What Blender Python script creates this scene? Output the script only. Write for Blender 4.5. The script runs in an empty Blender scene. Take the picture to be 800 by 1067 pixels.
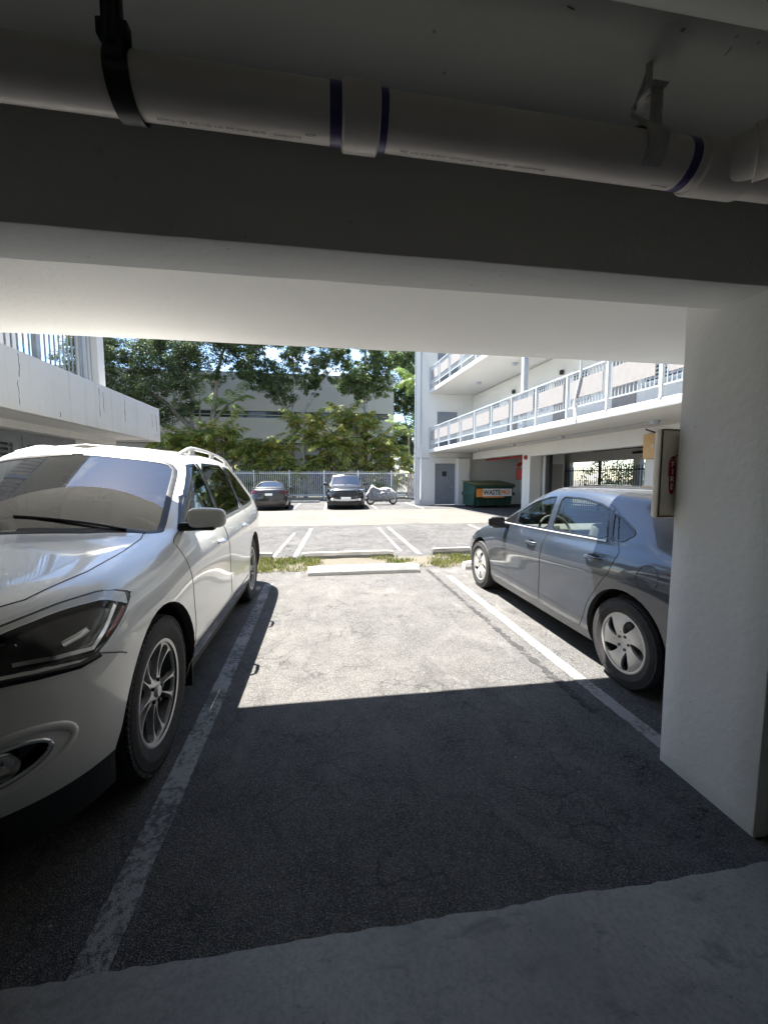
import bpy, bmesh, math, random
import numpy as np
from mathutils import Vector, Matrix, noise
from mathutils.geometry import delaunay_2d_cdt
from mathutils.kdtree import KDTree

random.seed(7)
rng = np.random.default_rng(7)
R = math.radians
scene = bpy.context.scene
COL = scene.collection

# ---------------------------------------------------------------- camera, sky, sun, exposure
cam_d = bpy.data.cameras.new("camera")
cam = bpy.data.objects.new("camera", cam_d)
COL.objects.link(cam)
cam_d.sensor_fit = 'HORIZONTAL'
cam_d.sensor_width = 36.0
cam_d.lens = 415.0 / 800.0 * 36.0
cam_d.clip_start = 0.02
cam_d.clip_end = 600
_yaw = R(8.5); _pit = math.atan(35 / 415.0)
_fwd = Vector((math.sin(_yaw) * math.cos(_pit), math.cos(_yaw) * math.cos(_pit), -math.sin(_pit)))
cam.location = (0, 0, 1.5)
cam.rotation_euler = _fwd.to_track_quat('-Z', 'Y').to_euler()
scene.camera = cam

SUN_DIR = Vector((-0.27, 0.28, 1.0)).normalized()       # towards the sun
world = bpy.data.worlds.new("World")
scene.world = world
world.use_nodes = True
wn = world.node_tree
bgn = wn.nodes["Background"]
sky = wn.nodes.new("ShaderNodeTexSky")
sky.sky_type = 'NISHITA'
sky.sun_disc = False
sky.sun_elevation = math.asin(SUN_DIR.z)
sky.sun_rotation = math.atan2(SUN_DIR.x, SUN_DIR.y)
sky.air_density = 1.0; sky.dust_density = 0.3; sky.ozone_density = 2.0
# scattered clouds mixed into the sky colour
tcw = wn.nodes.new("ShaderNodeTexCoord")
mpw = wn.nodes.new("ShaderNodeMapping"); mpw.inputs['Scale'].default_value = (1.0, 1.0, 2.2)
nzw = wn.nodes.new("ShaderNodeTexNoise"); nzw.inputs['Scale'].default_value = 3.2
nzw.inputs['Detail'].default_value = 8; nzw.inputs['Roughness'].default_value = 0.6
rpw = wn.nodes.new("ShaderNodeValToRGB")
rpw.color_ramp.elements[0].position = 0.55; rpw.color_ramp.elements[0].color = (0, 0, 0, 1)
rpw.color_ramp.elements[1].position = 0.72; rpw.color_ramp.elements[1].color = (0.85, 0.85, 0.85, 1)
mxw = wn.nodes.new("ShaderNodeMixRGB"); mxw.inputs[2].default_value = (6.5, 6.7, 7.0, 1)
wn.links.new(tcw.outputs['Generated'], mpw.inputs[0]); wn.links.new(mpw.outputs[0], nzw.inputs[0])
wn.links.new(nzw.outputs[0], rpw.inputs[0]); wn.links.new(rpw.outputs[0], mxw.inputs[0])
wn.links.new(sky.outputs[0], mxw.inputs[1]); wn.links.new(mxw.outputs[0], bgn.inputs[0])
bgn.inputs[1].default_value = 0.065

sun_d = bpy.data.lights.new("sun", 'SUN')
sun_d.energy = 4.4; sun_d.angle = R(0.55); sun_d.color = (1.0, 0.955, 0.885)
sun = bpy.data.objects.new("sun", sun_d)
sun.rotation_euler = (-SUN_DIR).to_track_quat('-Z', 'Y').to_euler()
sun.location = (-3, 3, 12)
COL.objects.link(sun)

vs = scene.view_settings
vs.view_transform = 'Standard'; vs.look = 'None'; vs.gamma = 1.0; vs.use_curve_mapping = False
vs.exposure = 2.75
scene.cycles.max_bounces = 10
scene.cycles.diffuse_bounces = 6
scene.cycles.transparent_max_bounces = 24

# ---------------------------------------------------------------- helpers
def tag(o, label=None, cat=None, group=None, kind=None):
    if label: o['label'] = label
    if cat: o['category'] = cat
    if group: o['group'] = group
    if kind: o['kind'] = kind
    return o

def thing(name, label, cat, loc=(0, 0, 0), rz=0.0, group=None):
    o = bpy.data.objects.new(name, None); COL.objects.link(o)
    o.location = loc; o.rotation_euler = (0, 0, rz)
    o.empty_display_size = 0.2
    return tag(o, label, cat, group)

def obj(name, verts, faces, mat, parent=None, smooth=False, normals=None, midx=None):
    me = bpy.data.meshes.new(name)
    me.from_pydata([tuple(map(float, v)) for v in verts], [], [tuple(map(int, f)) for f in faces])
    mats = mat if isinstance(mat, (list, tuple)) else [mat]
    for m in mats: me.materials.append(m)
    if midx is not None: me.polygons.foreach_set('material_index', list(midx))
    if smooth: me.polygons.foreach_set('use_smooth', [True] * len(me.polygons))
    me.update()
    if normals is not None:
        me.normals_split_custom_set_from_vertices([tuple(map(float, n)) for n in normals])
    o = bpy.data.objects.new(name, me); COL.objects.link(o)
    if parent is not None: o.parent = parent
    return o

class MB:
    """mesh builder"""
    def __init__(s): s.v = []; s.f = []; s.m = []; s.cur = 0
    def add(s, V, F):
        b = len(s.v); s.v.extend([tuple(p) for p in V])
        for f in F: s.f.append(tuple(i + b for i in f)); s.m.append(s.cur)
        return s
    def box(s, x0, x1, y0, y1, z0, z1, bev=0.0, M=None):
        if bev <= 0:
            V = [(x0,y0,z0),(x1,y0,z0),(x1,y1,z0),(x0,y1,z0),(x0,y0,z1),(x1,y0,z1),(x1,y1,z1),(x0,y1,z1)]
            F = [(3,2,1,0),(4,5,6,7),(0,1,5,4),(1,2,6,5),(2,3,7,6),(3,0,4,7)]
        else:
            bm = bmesh.new(); bmesh.ops.create_cube(bm, size=1)
            for v in bm.verts:
                v.co = Vector(((x0+x1)/2 + v.co.x*(x1-x0), (y0+y1)/2 + v.co.y*(y1-y0), (z0+z1)/2 + v.co.z*(z1-z0)))
            bmesh.ops.bevel(bm, geom=list(bm.edges), offset=bev, segments=2, profile=0.5, affect='EDGES')
            bm.verts.index_update()
            V = [tuple(v.co) for v in bm.verts]; F = [tuple(v.index for v in f.verts) for f in bm.faces]; bm.free()
        if M is not None: V = [tuple(M @ Vector(p)) for p in V]
        return s.add(V, F)
    def tube(s, pts, r, n=8, cap=True):
        P = [Vector(p) for p in pts]; rs = r if isinstance(r, (list, tuple)) else [r]*len(P)
        V = []; F = []; up = None
        for i, p in enumerate(P):
            t = (P[min(i+1, len(P)-1)] - P[max(i-1, 0)]).normalized()
            if up is None: up = Vector((0,0,1)) if abs(t.z) < .9 else Vector((1,0,0))
            a = t.cross(up).normalized(); b = a.cross(t).normalized(); up = b
            for k in range(n):
                an = 2*math.pi*k/n
                V.append(p + (a*math.cos(an) + b*math.sin(an))*rs[i])
        for i in range(len(P)-1):
            for k in range(n):
                k2 = (k+1) % n
                F.append((i*n+k, i*n+k2, (i+1)*n+k2, (i+1)*n+k))
        if cap:
            F.append(tuple(range(n))); F.append(tuple(reversed(range((len(P)-1)*n, len(P)*n))))
        return s.add(V, F)
    def lathe(s, prof, n=32, M=None, close=False):
        """profile (r, h) revolved about local x axis; h along x"""
        V = []; F = []
        for k in range(n):
            a = 2*math.pi*k/n
            for (r, h) in prof: V.append((h, r*math.cos(a), r*math.sin(a)))
        m = len(prof)
        for k in range(n):
            k2 = (k+1) % n
            for j in range(m if close else m-1):
                j2 = (j+1) % m
                F.append((k*m+j, k*m+j2, k2*m+j2, k2*m+j))
        if M is not None: V = [tuple(M @ Vector(p)) for p in V]
        return s.add(V, F)
    def quad(s, a, b, c, d): return s.add([a, b, c, d], [(0,1,2,3)])
    def build(s, name, mat, parent=None, smooth=False, auto=None):
        o = obj(name, s.v, s.f, mat, parent, smooth, midx=s.m if isinstance(mat, (list, tuple)) else None)
        if auto is not None:
            bm = bmesh.new(); bm.from_mesh(o.data)
            bmesh.ops.recalc_face_normals(bm, faces=bm.faces)
            for f in bm.faces: f.smooth = True
            for e in bm.edges:
                if len(e.link_faces) != 2 or e.calc_face_angle(0) > R(auto): e.smooth = False
            bm.to_mesh(o.data); bm.free()
        return o

def text_part(name, body, size, mat, parent, M, extrude=0.0005, bold=False, align='CENTER', sx=1.0):
    cu = bpy.data.curves.new(name, 'FONT'); cu.body = body; cu.size = size
    cu.align_x = align; cu.align_y = 'CENTER'; cu.extrude = extrude
    if bold: cu.offset = size*0.03
    t = bpy.data.objects.new(name, cu); COL.objects.link(t)
    dg = bpy.context.evaluated_depsgraph_get(); dg.update()
    me = bpy.data.meshes.new_from_object(t.evaluated_get(dg))
    bpy.data.objects.remove(t)
    me.transform(M @ Matrix.Diagonal((sx, 1, 1, 1)))
    me.materials.clear(); me.materials.append(mat)
    o = bpy.data.objects.new(name, me); COL.objects.link(o)
    if parent is not None: o.parent = parent
    return o

def copy_tree(o, parent=None):
    c = o.copy(); COL.objects.link(c)
    if parent is not None: c.parent = parent
    for ch in list(o.children): copy_tree(ch, c)
    return c

# ---------------------------------------------------------------- materials
class NT:
    def __init__(s, name):
        s.m = bpy.data.materials.new(name); s.m.use_nodes = True
        s.t = s.m.node_tree; s.b = s.t.nodes["Principled BSDF"]; s.out = s.t.nodes["Material Output"]
        s.tc = s.t.nodes.new("ShaderNodeTexCoord")
        s._geo = None
    def n(s, typ, **kw):
        nd = s.t.nodes.new(typ)
        for k, v in kw.items(): setattr(nd, k, v)
        return nd
    def l(s, a, b): s.t.links.new(a, b)
    def coord(s, scale=(1,1,1), rot=(0,0,0), world=False):
        mp = s.n("ShaderNodeMapping"); mp.inputs['Scale'].default_value = scale; mp.inputs['Rotation'].default_value = rot
        if world:
            g = s.n("ShaderNodeNewGeometry"); s.l(g.outputs['Position'], mp.inputs[0])
        else: s.l(s.tc.outputs['Object'], mp.inputs[0])
        return mp.outputs[0]
    def noise(s, scale, co=None, detail=5, rough=.55, dist=0.0):
        nd = s.n("ShaderNodeTexNoise"); nd.inputs['Scale'].default_value = scale
        nd.inputs['Detail'].default_value = detail; nd.inputs['Roughness'].default_value = rough
        nd.inputs['Distortion'].default_value = dist
        s.l(co if co is not None else s.tc.outputs['Object'], nd.inputs['Vector'])
        return nd.outputs[0]
    def voro(s, scale, co=None, feature='F1', out='Distance', rand=1.0):
        nd = s.n("ShaderNodeTexVoronoi"); nd.feature = feature; nd.inputs['Scale'].default_value = scale
        nd.inputs['Randomness'].default_value = rand
        s.l(co if co is not None else s.tc.outputs['Object'], nd.inputs['Vector'])
        return nd.outputs[out]
    def ramp(s, fac, stops):
        r = s.n("ShaderNodeValToRGB"); els = r.color_ramp.elements
        while len(els) < len(stops): els.new(.5)
        for e, (p, c) in zip(els, stops):
            e.position = p; e.color = (c, c, c, 1) if isinstance(c, (int, float)) else (*c, 1)
        s.l(fac, r.inputs[0]); return r.outputs[0]
    def mix(s, fac, a, b, mode='MIX'):
        m = s.n("ShaderNodeMixRGB"); m.blend_type = mode
        for sock, v in ((m.inputs[0], fac), (m.inputs[1], a), (m.inputs[2], b)):
            if isinstance(v, (int, float)): sock.default_value = v if sock == m.inputs[0] else (v, v, v, 1)
            elif isinstance(v, tuple): sock.default_value = (*v, 1)
            else: s.l(v, sock)
        return m.outputs[0]
    def math(s, op, a, b=0.0):
        m = s.n("ShaderNodeMath"); m.operation = op
        for sock, v in ((m.inputs[0], a), (m.inputs[1], b)):
            if isinstance(v, (int, float)): sock.default_value = v
            else: s.l(v, sock)
        return m.outputs[0]
    def bump(s, h, strength=.3, dist=.01, prev=None):
        b = s.n("ShaderNodeBump"); b.inputs['Strength'].default_value = strength; b.inputs['Distance'].default_value = dist
        s.l(h, b.inputs['Height'])
        if prev is not None: s.l(prev, b.inputs['Normal'])
        return b.outputs[0]
    def set(s, base=None, rough=None, metal=None, normal=None, spec=None, coat=None, coat_rough=None):
        for k, v in (('Base Color', base), ('Roughness', rough), ('Metallic', metal), ('Specular IOR Level', spec),
                     ('Coat Weight', coat), ('Coat Roughness', coat_rough)):
            if v is None: continue
            if isinstance(v, tuple): s.b.inputs[k].default_value = (*v, 1)
            elif isinstance(v, (int, float)): s.b.inputs[k].default_value = v
            else: s.l(v, s.b.inputs[k])
        if normal is not None: s.l(normal, s.b.inputs['Normal'])
        return s.m

def plain(name, col, rough=.5, metal=0.0, var=.12, scale=8.0, bump=0.0, spec=.5, coat=0.0):
    t = NT(name); c = t.coord(world=False)
    f = t.ramp(t.noise(scale, c), [(.3, 1 - var), (.7, 1 + var*0.4)])
    base = t.mix(1.0, tuple(col), f, 'MULTIPLY')
    nrm = t.bump(t.noise(scale*12, c), bump, .004) if bump else None
    rr = t.ramp(t.noise(scale*1.7, c), [(.3, max(0, rough-.06)), (.7, min(1, rough+.08))])
    return t.set(base, rr, metal, nrm, spec, coat)

def stucco(name, col, dirt=.25, bump=.35, scale=1.0, streak=True, rough=.85, grime=(.2,.19,.16)):
    t = NT(name); co = t.coord(world=True)
    big = t.noise(.9*scale, co, 6, .6)
    fine = t.noise(28*scale, co, 4, .6)
    base = t.mix(t.ramp(big, [(.35, 0.0), (.75, dirt)]), tuple(col), tuple(c*.72 for c in col))
    if streak:
        st = t.noise(1.0, t.coord((9, 9, .35), world=True), 5, .65)
        base = t.mix(t.ramp(st, [(.56, 0.0), (.78, dirt*.9)]), base, grime)
    sp = t.voro(11*scale, co)
    base = t.mix(t.ramp(sp, [(.03, dirt*1.3), (.065, 0.0)]), base, grime)
    n1 = t.bump(fine, bump, .006)
    n2 = t.bump(t.noise(5*scale, co, 3), bump*.7, .02, n1)
    return t.set(base, rough, 0, n2, .25)

def asphalt(name, lo, hi, stone, bumpk=.8, cracks=.5, stain=.4, patch=1.0):
    t = NT(name); co = t.coord(world=True)
    big = t.noise(.55*patch, co, 7, .62, .4)
    mid = t.noise(4.0, co, 6, .65)
    base = t.mix(t.ramp(big, [(.34, 0.0), (.66, 1.0)]), tuple(lo), tuple(hi))
    base = t.mix(t.ramp(mid, [(.38, stain), (.6, 0.0)]), base, tuple(c*.55 for c in lo))
    # aggregate
    vs_ = t.voro(260, co, 'F1', 'Color')
    g = t.n("ShaderNodeRGBToBW"); t.l(vs_, g.inputs[0])
    base = t.mix(t.ramp(g.outputs[0], [(.52, 0.0), (.86, .75)]), base, tuple(stone))
    base = t.mix(t.ramp(g.outputs[0], [(.12, .55), (.36, 0.0)]), base, tuple(c*.35 for c in lo))
    nf = t.noise(260, co, 3, .7)
    base = t.mix(t.ramp(nf, [(.3, .45), (.55, 0.0)]), base, tuple(c*.4 for c in lo))
    # cracks
    wv = t.n("ShaderNodeVectorMath"); wv.operation = 'ADD'
    nz = t.n("ShaderNodeTexNoise"); nz.inputs['Scale'].default_value = 2.2; nz.inputs['Detail'].default_value = 6
    t.l(co, nz.inputs['Vector']); sc = t.n("ShaderNodeVectorMath"); sc.operation = 'SCALE'; sc.inputs['Scale'].default_value = .55
    t.l(nz.outputs['Color'], sc.inputs[0]); t.l(co, wv.inputs[0]); t.l(sc.outputs[0], wv.inputs[1])
    cr = t.voro(1.35, wv.outputs[0], 'DISTANCE_TO_EDGE')
    gate = t.ramp(t.noise(.8, co, 3), [(.42, 0.0), (.58, 1.0)])
    cm = t.math('MULTIPLY', t.ramp(cr, [(.003, cracks), (.014, 0.0)]), gate)
    base = t.mix(cm, base, tuple(c*.3 for c in lo))
    cr2 = t.voro(5.5, wv.outputs[0], 'DISTANCE_TO_EDGE')
    gate2 = t.ramp(t.noise(1.3, t.coord((1, 1.6, 1), world=True), 4), [(.48, 0.0), (.6, 1.0)])
    base = t.mix(t.math('MULTIPLY', t.ramp(cr2, [(.010, cracks*2.0), (.045, 0.0)]), gate2), base, tuple(c*.4 for c in lo))
    oil = t.noise(1.6, t.coord((1, .7, 1), world=True), 4, .5, .6)
    base = t.mix(t.ramp(oil, [(.60, 0.0), (.72, stain)]), base, tuple(c*.45 for c in lo))
    fl = t.voro(9, co); base = t.mix(t.ramp(fl, [(.025, .8), (.045, 0.0)]), base, tuple(min(.6, c*1.7) for c in stone))
    pale = t.noise(2.6, t.coord((1.4, .6, 1), world=True), 7, .7, .5)
    base = t.mix(t.ramp(pale, [(.54, 0.0), (.70, .5)]), base, tuple(c*.75 for c in stone))
    hb = t.math('SUBTRACT', t.voro(260, co), t.math('MULTIPLY', cm, .8))
    n1 = t.bump(hb, bumpk, .006)
    n2 = t.bump(mid, .35, .012, n1)
    return t.set(base, .93, 0, n2, .25)

def worn_paint(name, col, under, wear=.5, scale=1.0):
    t = NT(name); co = t.coord(world=True)
    a = t.noise(38*scale, co, 6, .75); b = t.noise(3.0, co, 5, .6)
    f = t.math('ADD', t.math('MULTIPLY', a, .6), t.math('MULTIPLY', b, .5))
    w = .42 + .22*wear
    fac = t.ramp(f, [(w-.06, 0.0), (w+.03, 1.0)])
    base = t.mix(fac, tuple(under), tuple(col))
    vs_ = t.voro(260, co)
    n1 = t.bump(vs_, .6, .005)
    return t.set(base, .85, 0, n1, .3)

def glass(name, tint=(.5,.52,.5), refl=1.0, rough=.01, f0=.06):
    t = NT(name)
    tr = t.n("ShaderNodeBsdfTransparent"); tr.inputs[0].default_value = (*tint, 1)
    gl = t.n("ShaderNodeBsdfGlossy"); gl.inputs['Roughness'].default_value = rough
    gl.inputs[0].default_value = (refl, refl, refl, 1)
    lw = t.n("ShaderNodeLayerWeight"); lw.inputs[0].default_value = .5
    fr = t.math('ADD', t.math('MULTIPLY', t.math('POWER', lw.outputs['Facing'], 4.6), .85), f0)
    mx = t.n("ShaderNodeMixShader"); t.l(fr, mx.inputs[0]); t.l(tr.outputs[0], mx.inputs[1]); t.l(gl.outputs[0], mx.inputs[2])
    t.l(mx.outputs[0], t.out.inputs[0]); return t.m

def car_paint(name, col, metal=.0, rough=.35, flake=.0, dirt=.08):
    t = NT(name); co = t.coord()
    base = tuple(col)
    f = t.ramp(t.noise(2.2, co, 6, .6), [(.4, 0.0), (.75, dirt)])
    base = t.mix(f, base, (.25, .23, .2))
    if flake:
        v = t.voro(900, co, 'F1', 'Color'); g = t.n("ShaderNodeRGBToBW"); t.l(v, g.inputs[0])
        base = t.mix(t.ramp(g.outputs[0], [(.5, 0.0), (.95, flake)]), base, tuple(min(1, c*3+.1) for c in col))
    # the unpainted inside of the panels
    geo = t.n("ShaderNodeNewGeometry")
    t.set(base, rough, metal, None, .5, 1.0, .035)
    dark = t.n("ShaderNodeBsdfDiffuse"); dark.inputs[0].default_value = (.09, .085, .08, 1)
    mx = t.n("ShaderNodeMixShader"); t.l(geo.outputs['Backfacing'], mx.inputs[0])
    t.l(t.b.outputs[0], mx.inputs[1]); t.l(dark.outputs[0], mx.inputs[2]); t.l(mx.outputs[0], t.out.inputs[0])
    return t.m

M = {}
M['asphalt_near'] = asphalt('asphalt_near', (.068,.068,.069), (.128,.123,.115), (.235,.228,.215), .85, .30, .5)
M['asphalt_mid'] = asphalt('asphalt_mid', (.045,.045,.047), (.092,.091,.09), (.17,.165,.16), .6, .6, .45, 1.3)
M['lane'] = asphalt('lane_concrete', (.10,.093,.083), (.135,.125,.11), (.17,.158,.14), .4, .3, .2)
M['walk'] = stucco('walk_concrete', (.25,.25,.24), .7, .3, .8, False, .8, (.12,.11,.1))
def walk_mat():
    t = NT('walk_concrete'); co = t.coord(world=True)
    base = t.mix(t.ramp(t.noise(1.6, co, 7, .62), [(.35, 0.0), (.68, 1.0)]), (.20, .195, .185), (.31, .30, .28))
    base = t.mix(t.ramp(t.noise(5.5, t.coord((1, 2.2, 1), R3(35), True), 6, .68, .6), [(.56, 0.0), (.70, .75)]), base, (.095, .09, .085))
    base = t.mix(t.ramp(t.noise(2.4, t.coord((1, 1, 1), R3(0), True), 4, .5), [(.58, 0.0), (.75, .35)]), base, (.24, .19, .14))
    base = t.mix(t.ramp(t.voro(14, co), [(.03, .75), (.07, 0.0)]), base, (.06, .055, .05))
    base = t.mix(t.ramp(t.noise(70, co, 4, .7), [(.35, .5), (.55, 0.0)]), base, (.14, .14, .14))
    n1 = t.bump(t.noise(60, co, 5, .7), .35, .004); n2 = t.bump(t.noise(6, co, 4), .25, .01, n1)
    return t.set(base, t.ramp(t.noise(2, co), [(.3, .5), (.7, .75)]), 0, n2, .35)
R3 = lambda a: (0, 0, math.radians(a))
M['walk'] = walk_mat()
M['ground'] = asphalt('far_ground', (.06,.06,.045), (.085,.08,.06), (.3,.28,.25), .4, .3, .3)
M['line_old'] = worn_paint('line_old', (.27,.27,.26), (.085,.085,.085), .60)
M['line_new'] = worn_paint('line_new', (.25,.245,.235), (.10,.10,.095), .60)
M['seam'] = worn_paint('seam', (.028,.028,.028), (.085,.083,.08), .38)
M['white_wall'] = stucco('white_wall', (.68,.68,.66), .16, .45)
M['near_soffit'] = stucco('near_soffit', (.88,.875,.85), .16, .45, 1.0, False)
M['white_soffit'] = stucco('white_soffit', (.64,.635,.61), .10, .25, 1.0, False)
M['white_worn'] = stucco('white_worn', (.58,.58,.56), .5, .5)
M['beam_shade_face'] = stucco('beam_shade', (.64,.63,.605), .3, .5, 1.0, False)  # white beam paint toned down, shade of the camera-side face put into its colour
M['ceiling'] = stucco('ceiling_paint', (.66,.68,.63), .5, .35, .8, False, .8, (.03,.03,.03))
M['pillar'] = stucco('pillar_paint', (.74,.75,.74), .28, .38, .9, False)
M['garage_in'] = stucco('garage_inner', (.62,.60,.57), .3, .3)
M['bounce_wall'] = stucco('bounce_wall', (.66,.65,.62), .3, .3)  # for the added unseen walls that set the bounce light under the ceiling
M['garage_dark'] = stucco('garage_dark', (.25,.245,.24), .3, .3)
M['grey_paint'] = plain('grey_paint', (.20,.225,.26), .55, var=.15)
M['grey_panel'] = plain('grey_panel', (.145,.155,.165), .6, var=.2)
M['rail_paint'] = plain('rail_paint', (.42,.46,.50), .5, var=.08)
M['rail_grey'] = plain('rail_grey', (.38,.42,.47), .5, var=.1)
M['beige_panel'] = plain('beige_panel', (.285,.27,.258), .7, var=.1)
M['white_metal'] = plain('white_metal', (.62,.62,.61), .45, var=.1)
M['dark_metal'] = plain('dark_metal', (.03,.03,.032), .5, .3)
M['black'] = plain('black', (.012,.012,.013), .45)
M['rubber'] = plain('rubber', (.022,.022,.023), .78, bump=.2, scale=20)
M['blackplastic'] = plain('black_plastic', (.02,.02,.021), .55, bump=.1, scale=30)
M['gloss_black'] = plain('gloss_black', (.008,.008,.009), .08)
M['chrome'] = plain('chrome', (.72,.72,.72), .12, 1.0, .05)
M['alloy'] = plain('alloy', (.60,.60,.59), .34, .45, .1)
M['alloy_dark'] = plain('alloy_dark', (.06,.06,.065), .35, .6, .1)
M['hub_silver'] = plain('hub_silver', (.52,.51,.49), .4, .4, .15)
M['seat_grey'] = plain('seat_grey', (.13,.125,.12), .85, bump=.2, scale=20)
M['seat_tan'] = plain('seat_light', (.16,.15,.14), .85, bump=.2, scale=20)
M['glass_wind'] = glass('windshield_glass', (.24,.27,.26), 1.0, .01, .17)
M['glass_clear'] = glass('clear_glass', (.62,.68,.65))
M['glass_dark'] = glass('privacy_glass', (.10,.11,.115))
M['lens'] = glass('lens_glass', (.86,.87,.87), 1.0, .01, .035)
M['pane'] = plain('window_pane', (.035,.04,.045), .08)
M['red_lens'] = plain('red_lens', (.09,.01,.012), .15)
M['amber'] = plain('amber_reflector', (.50,.07,.04), .2)
M['pvc'] = plain('pvc', (.66,.61,.57), .32, var=.12, scale=3)
M['purple'] = plain('purple_primer', (.055,.045,.16), .35, var=.35, scale=25)
M['ink'] = plain('ink', (.05,.045,.05), .6)
M['strap_black'] = plain('strap_black', (.006,.006,.007), .5)
M['galv'] = plain('galvanised', (.50,.49,.47), .42, .3, .3, 20)
M['cab_beige'] = plain('cabinet_beige', (.80,.73,.58), .45, var=.1)
M['cab_edge'] = plain('cabinet_edge', (.80,.75,.62), .45, var=.1)
M['fire_red'] = plain('fire_red', (.36,.018,.022), .4, var=.1)
M['letter_white'] = plain('letter_white', (.85,.85,.83), .5, var=.03)
M['box_tan'] = plain('box_tan', (.55,.36,.17), .5, var=.08)
M['dump_green'] = plain('dumpster_green', (.012,.055,.036), .5, var=.3)
M['dump_lid'] = plain('dumpster_lid', (.12,.13,.05), .6, var=.3)
M['orange'] = plain('orange_panel', (.75,.27,.05), .5)
M['pipe_red'] = plain('red_pipe', (.30,.03,.03), .45)
M['stop_white'] = stucco('stop_white', (.56,.555,.53), .35, .4, 2.0, False, .8, (.15,.14,.13))
M['stop_grey'] = stucco('stop_grey', (.20,.195,.18), .45, .6, 2.0, False, .9, (.1,.09,.07))
M['bark'] = plain('bark', (.20,.17,.13), .9, var=.4, scale=3, bump=.6)
M['bark_pale'] = plain('bark_pale', (.30,.28,.25), .9, var=.4, scale=3, bump=.6)
M['soil'] = stucco('soil', (.10,.09,.072), .6, .9, 3.0, False, .95, (.08,.06,.04))
M['far_wall'] = stucco('far_wall', (.40,.39,.365), .35, .2, .4)
M['tarp'] = plain('tarp', (.26,.26,.27), .65, var=.3, scale=6, bump=.4)
M['wood'] = plain('weathered_wood', (.34,.30,.27), .85, var=.35, scale=5, bump=.5)
M['paint_suv'] = car_paint('pearl_white_paint', (.74,.735,.70), 0.0, .3, 0, .05)
M['paint_civic'] = car_paint('grey_metallic_paint', (.025,.034,.050), .42, .32, .06, .06)
M['paint_black'] = car_paint('black_paint', (.006,.007,.010), .1, .3, 0, .05)
M['paint_black2'] = car_paint('charcoal_paint', (.012,.012,.014), .2, .3, 0, .05)

def leaf_mat(name, c1, c2, c3=None):
    t = NT(name); co = t.coord(world=True)
    g = t.n("ShaderNodeNewGeometry")
    f = t.noise(1.1, co, 3)
    base = t.mix(t.ramp(f, [(.35, 0.0), (.65, 1.0)]), tuple(c1), tuple(c2))
    if c3: base = t.mix(t.ramp(g.outputs['Random Per Island'], [(.62, 0.0), (.8, .9)]), base, tuple(c3))
    br = t.ramp(g.outputs['Random Per Island'], [(0.0, .6), (1.0, 1.35)])
    base = t.mix(1.0, base, br, 'MULTIPLY')
    t.set(base, .5, 0, None, .4)
    tl = t.n("ShaderNodeBsdfTranslucent"); t.l(base, tl.inputs[0])
    mx = t.n("ShaderNodeMixShader"); mx.inputs[0].default_value = .35
    t.l(t.b.outputs[0], mx.inputs[1]); t.l(tl.outputs[0], mx.inputs[2]); t.l(mx.outputs[0], t.out.inputs[0])
    return t.m
M['leaf'] = leaf_mat('leaf_green', (.05,.085,.03), (.13,.165,.075))
M['leaf_pale'] = leaf_mat('leaf_pale', (.07,.12,.04), (.16,.20,.08))
M['palm'] = leaf_mat('palm_leaf', (.08,.15,.035), (.19,.26,.06), (.38,.30,.06))
M['palm_green'] = leaf_mat('palm_green', (.08,.14,.03), (.18,.25,.06))
M['grass'] = leaf_mat('grass_blade', (.09,.13,.028), (.17,.19,.055), (.23,.21,.10))
# ---------------------------------------------------------------- ground
def sheet(name, poly, z, mat, thick=None):
    n = len(poly)
    if thick is None:
        return tag(obj(name, [(x, y, z) for x, y in poly], [tuple(range(n))], mat), kind='structure')
    V = [(x, y, z) for x, y in poly]+[(x, y, z-thick) for x, y in poly]
    F = [tuple(range(n))]+[(i, i+n, (i+1) % n+n, (i+1) % n) for i in range(n)]
    return tag(obj(name, V, F, mat), kind='structure')
sheet('ground', [(-250, -120), (250, -120), (250, 320), (-250, 320)], -.012, M['ground'])
sheet('parking_lot', [(-14, -12), (5.2, -12), (12.5, 1), (12.5, 27.5), (-14, 27.5)], -.006, M['asphalt_mid'])
def wavy(x0, x1, y, amp, n, seed, rev=False):
    r = random.Random(seed); P = [(x0+(x1-x0)*i/n, y+amp*(r.random()-.5)+amp*1.5*noise.noise((i*.13, seed, 0))) for i in range(n+1)]
    return P[::-1] if rev else P
near = [(-9, -6), (10, -6)]+[(10, 6.0)]+wavy(10, -9, 6.55, .08, 90, 3)
sheet('parking_bays', near, -.001, M['asphalt_near'])
lane = wavy(-14, 6.9, 12.75, .10, 90, 5)+[(6.4, 19.4)]+wavy(6.4, -14, 19.0, .12, 80, 6)
sheet('drive_lane', lane, -.002, M['lane'])
strip = wavy(-9, 8, 6.50, .10, 80, 8)+wavy(8, -9, 7.45, .08, 80, 9)
sheet('grass_strip', strip, .003, M['soil'])
# raised concrete walkway under the camera
we = wavy(-4, 1.74, 1.195, .008, 150, 11)
tag(obj('walkway', [(x, y, .008) for x, y in we]+[(x, y, -.01) for x, y in we]+[(6, 1.195, .008), (6, -7, .008), (-8, -7, .008), (-8, 1.2, .008)],
        [tuple(range(len(we)))+tuple(range(2*len(we), 2*len(we)+4))]+[(i, i+len(we), i+1+len(we), i+1) for i in range(len(we)-1)], M['walk']), kind='structure')

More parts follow.
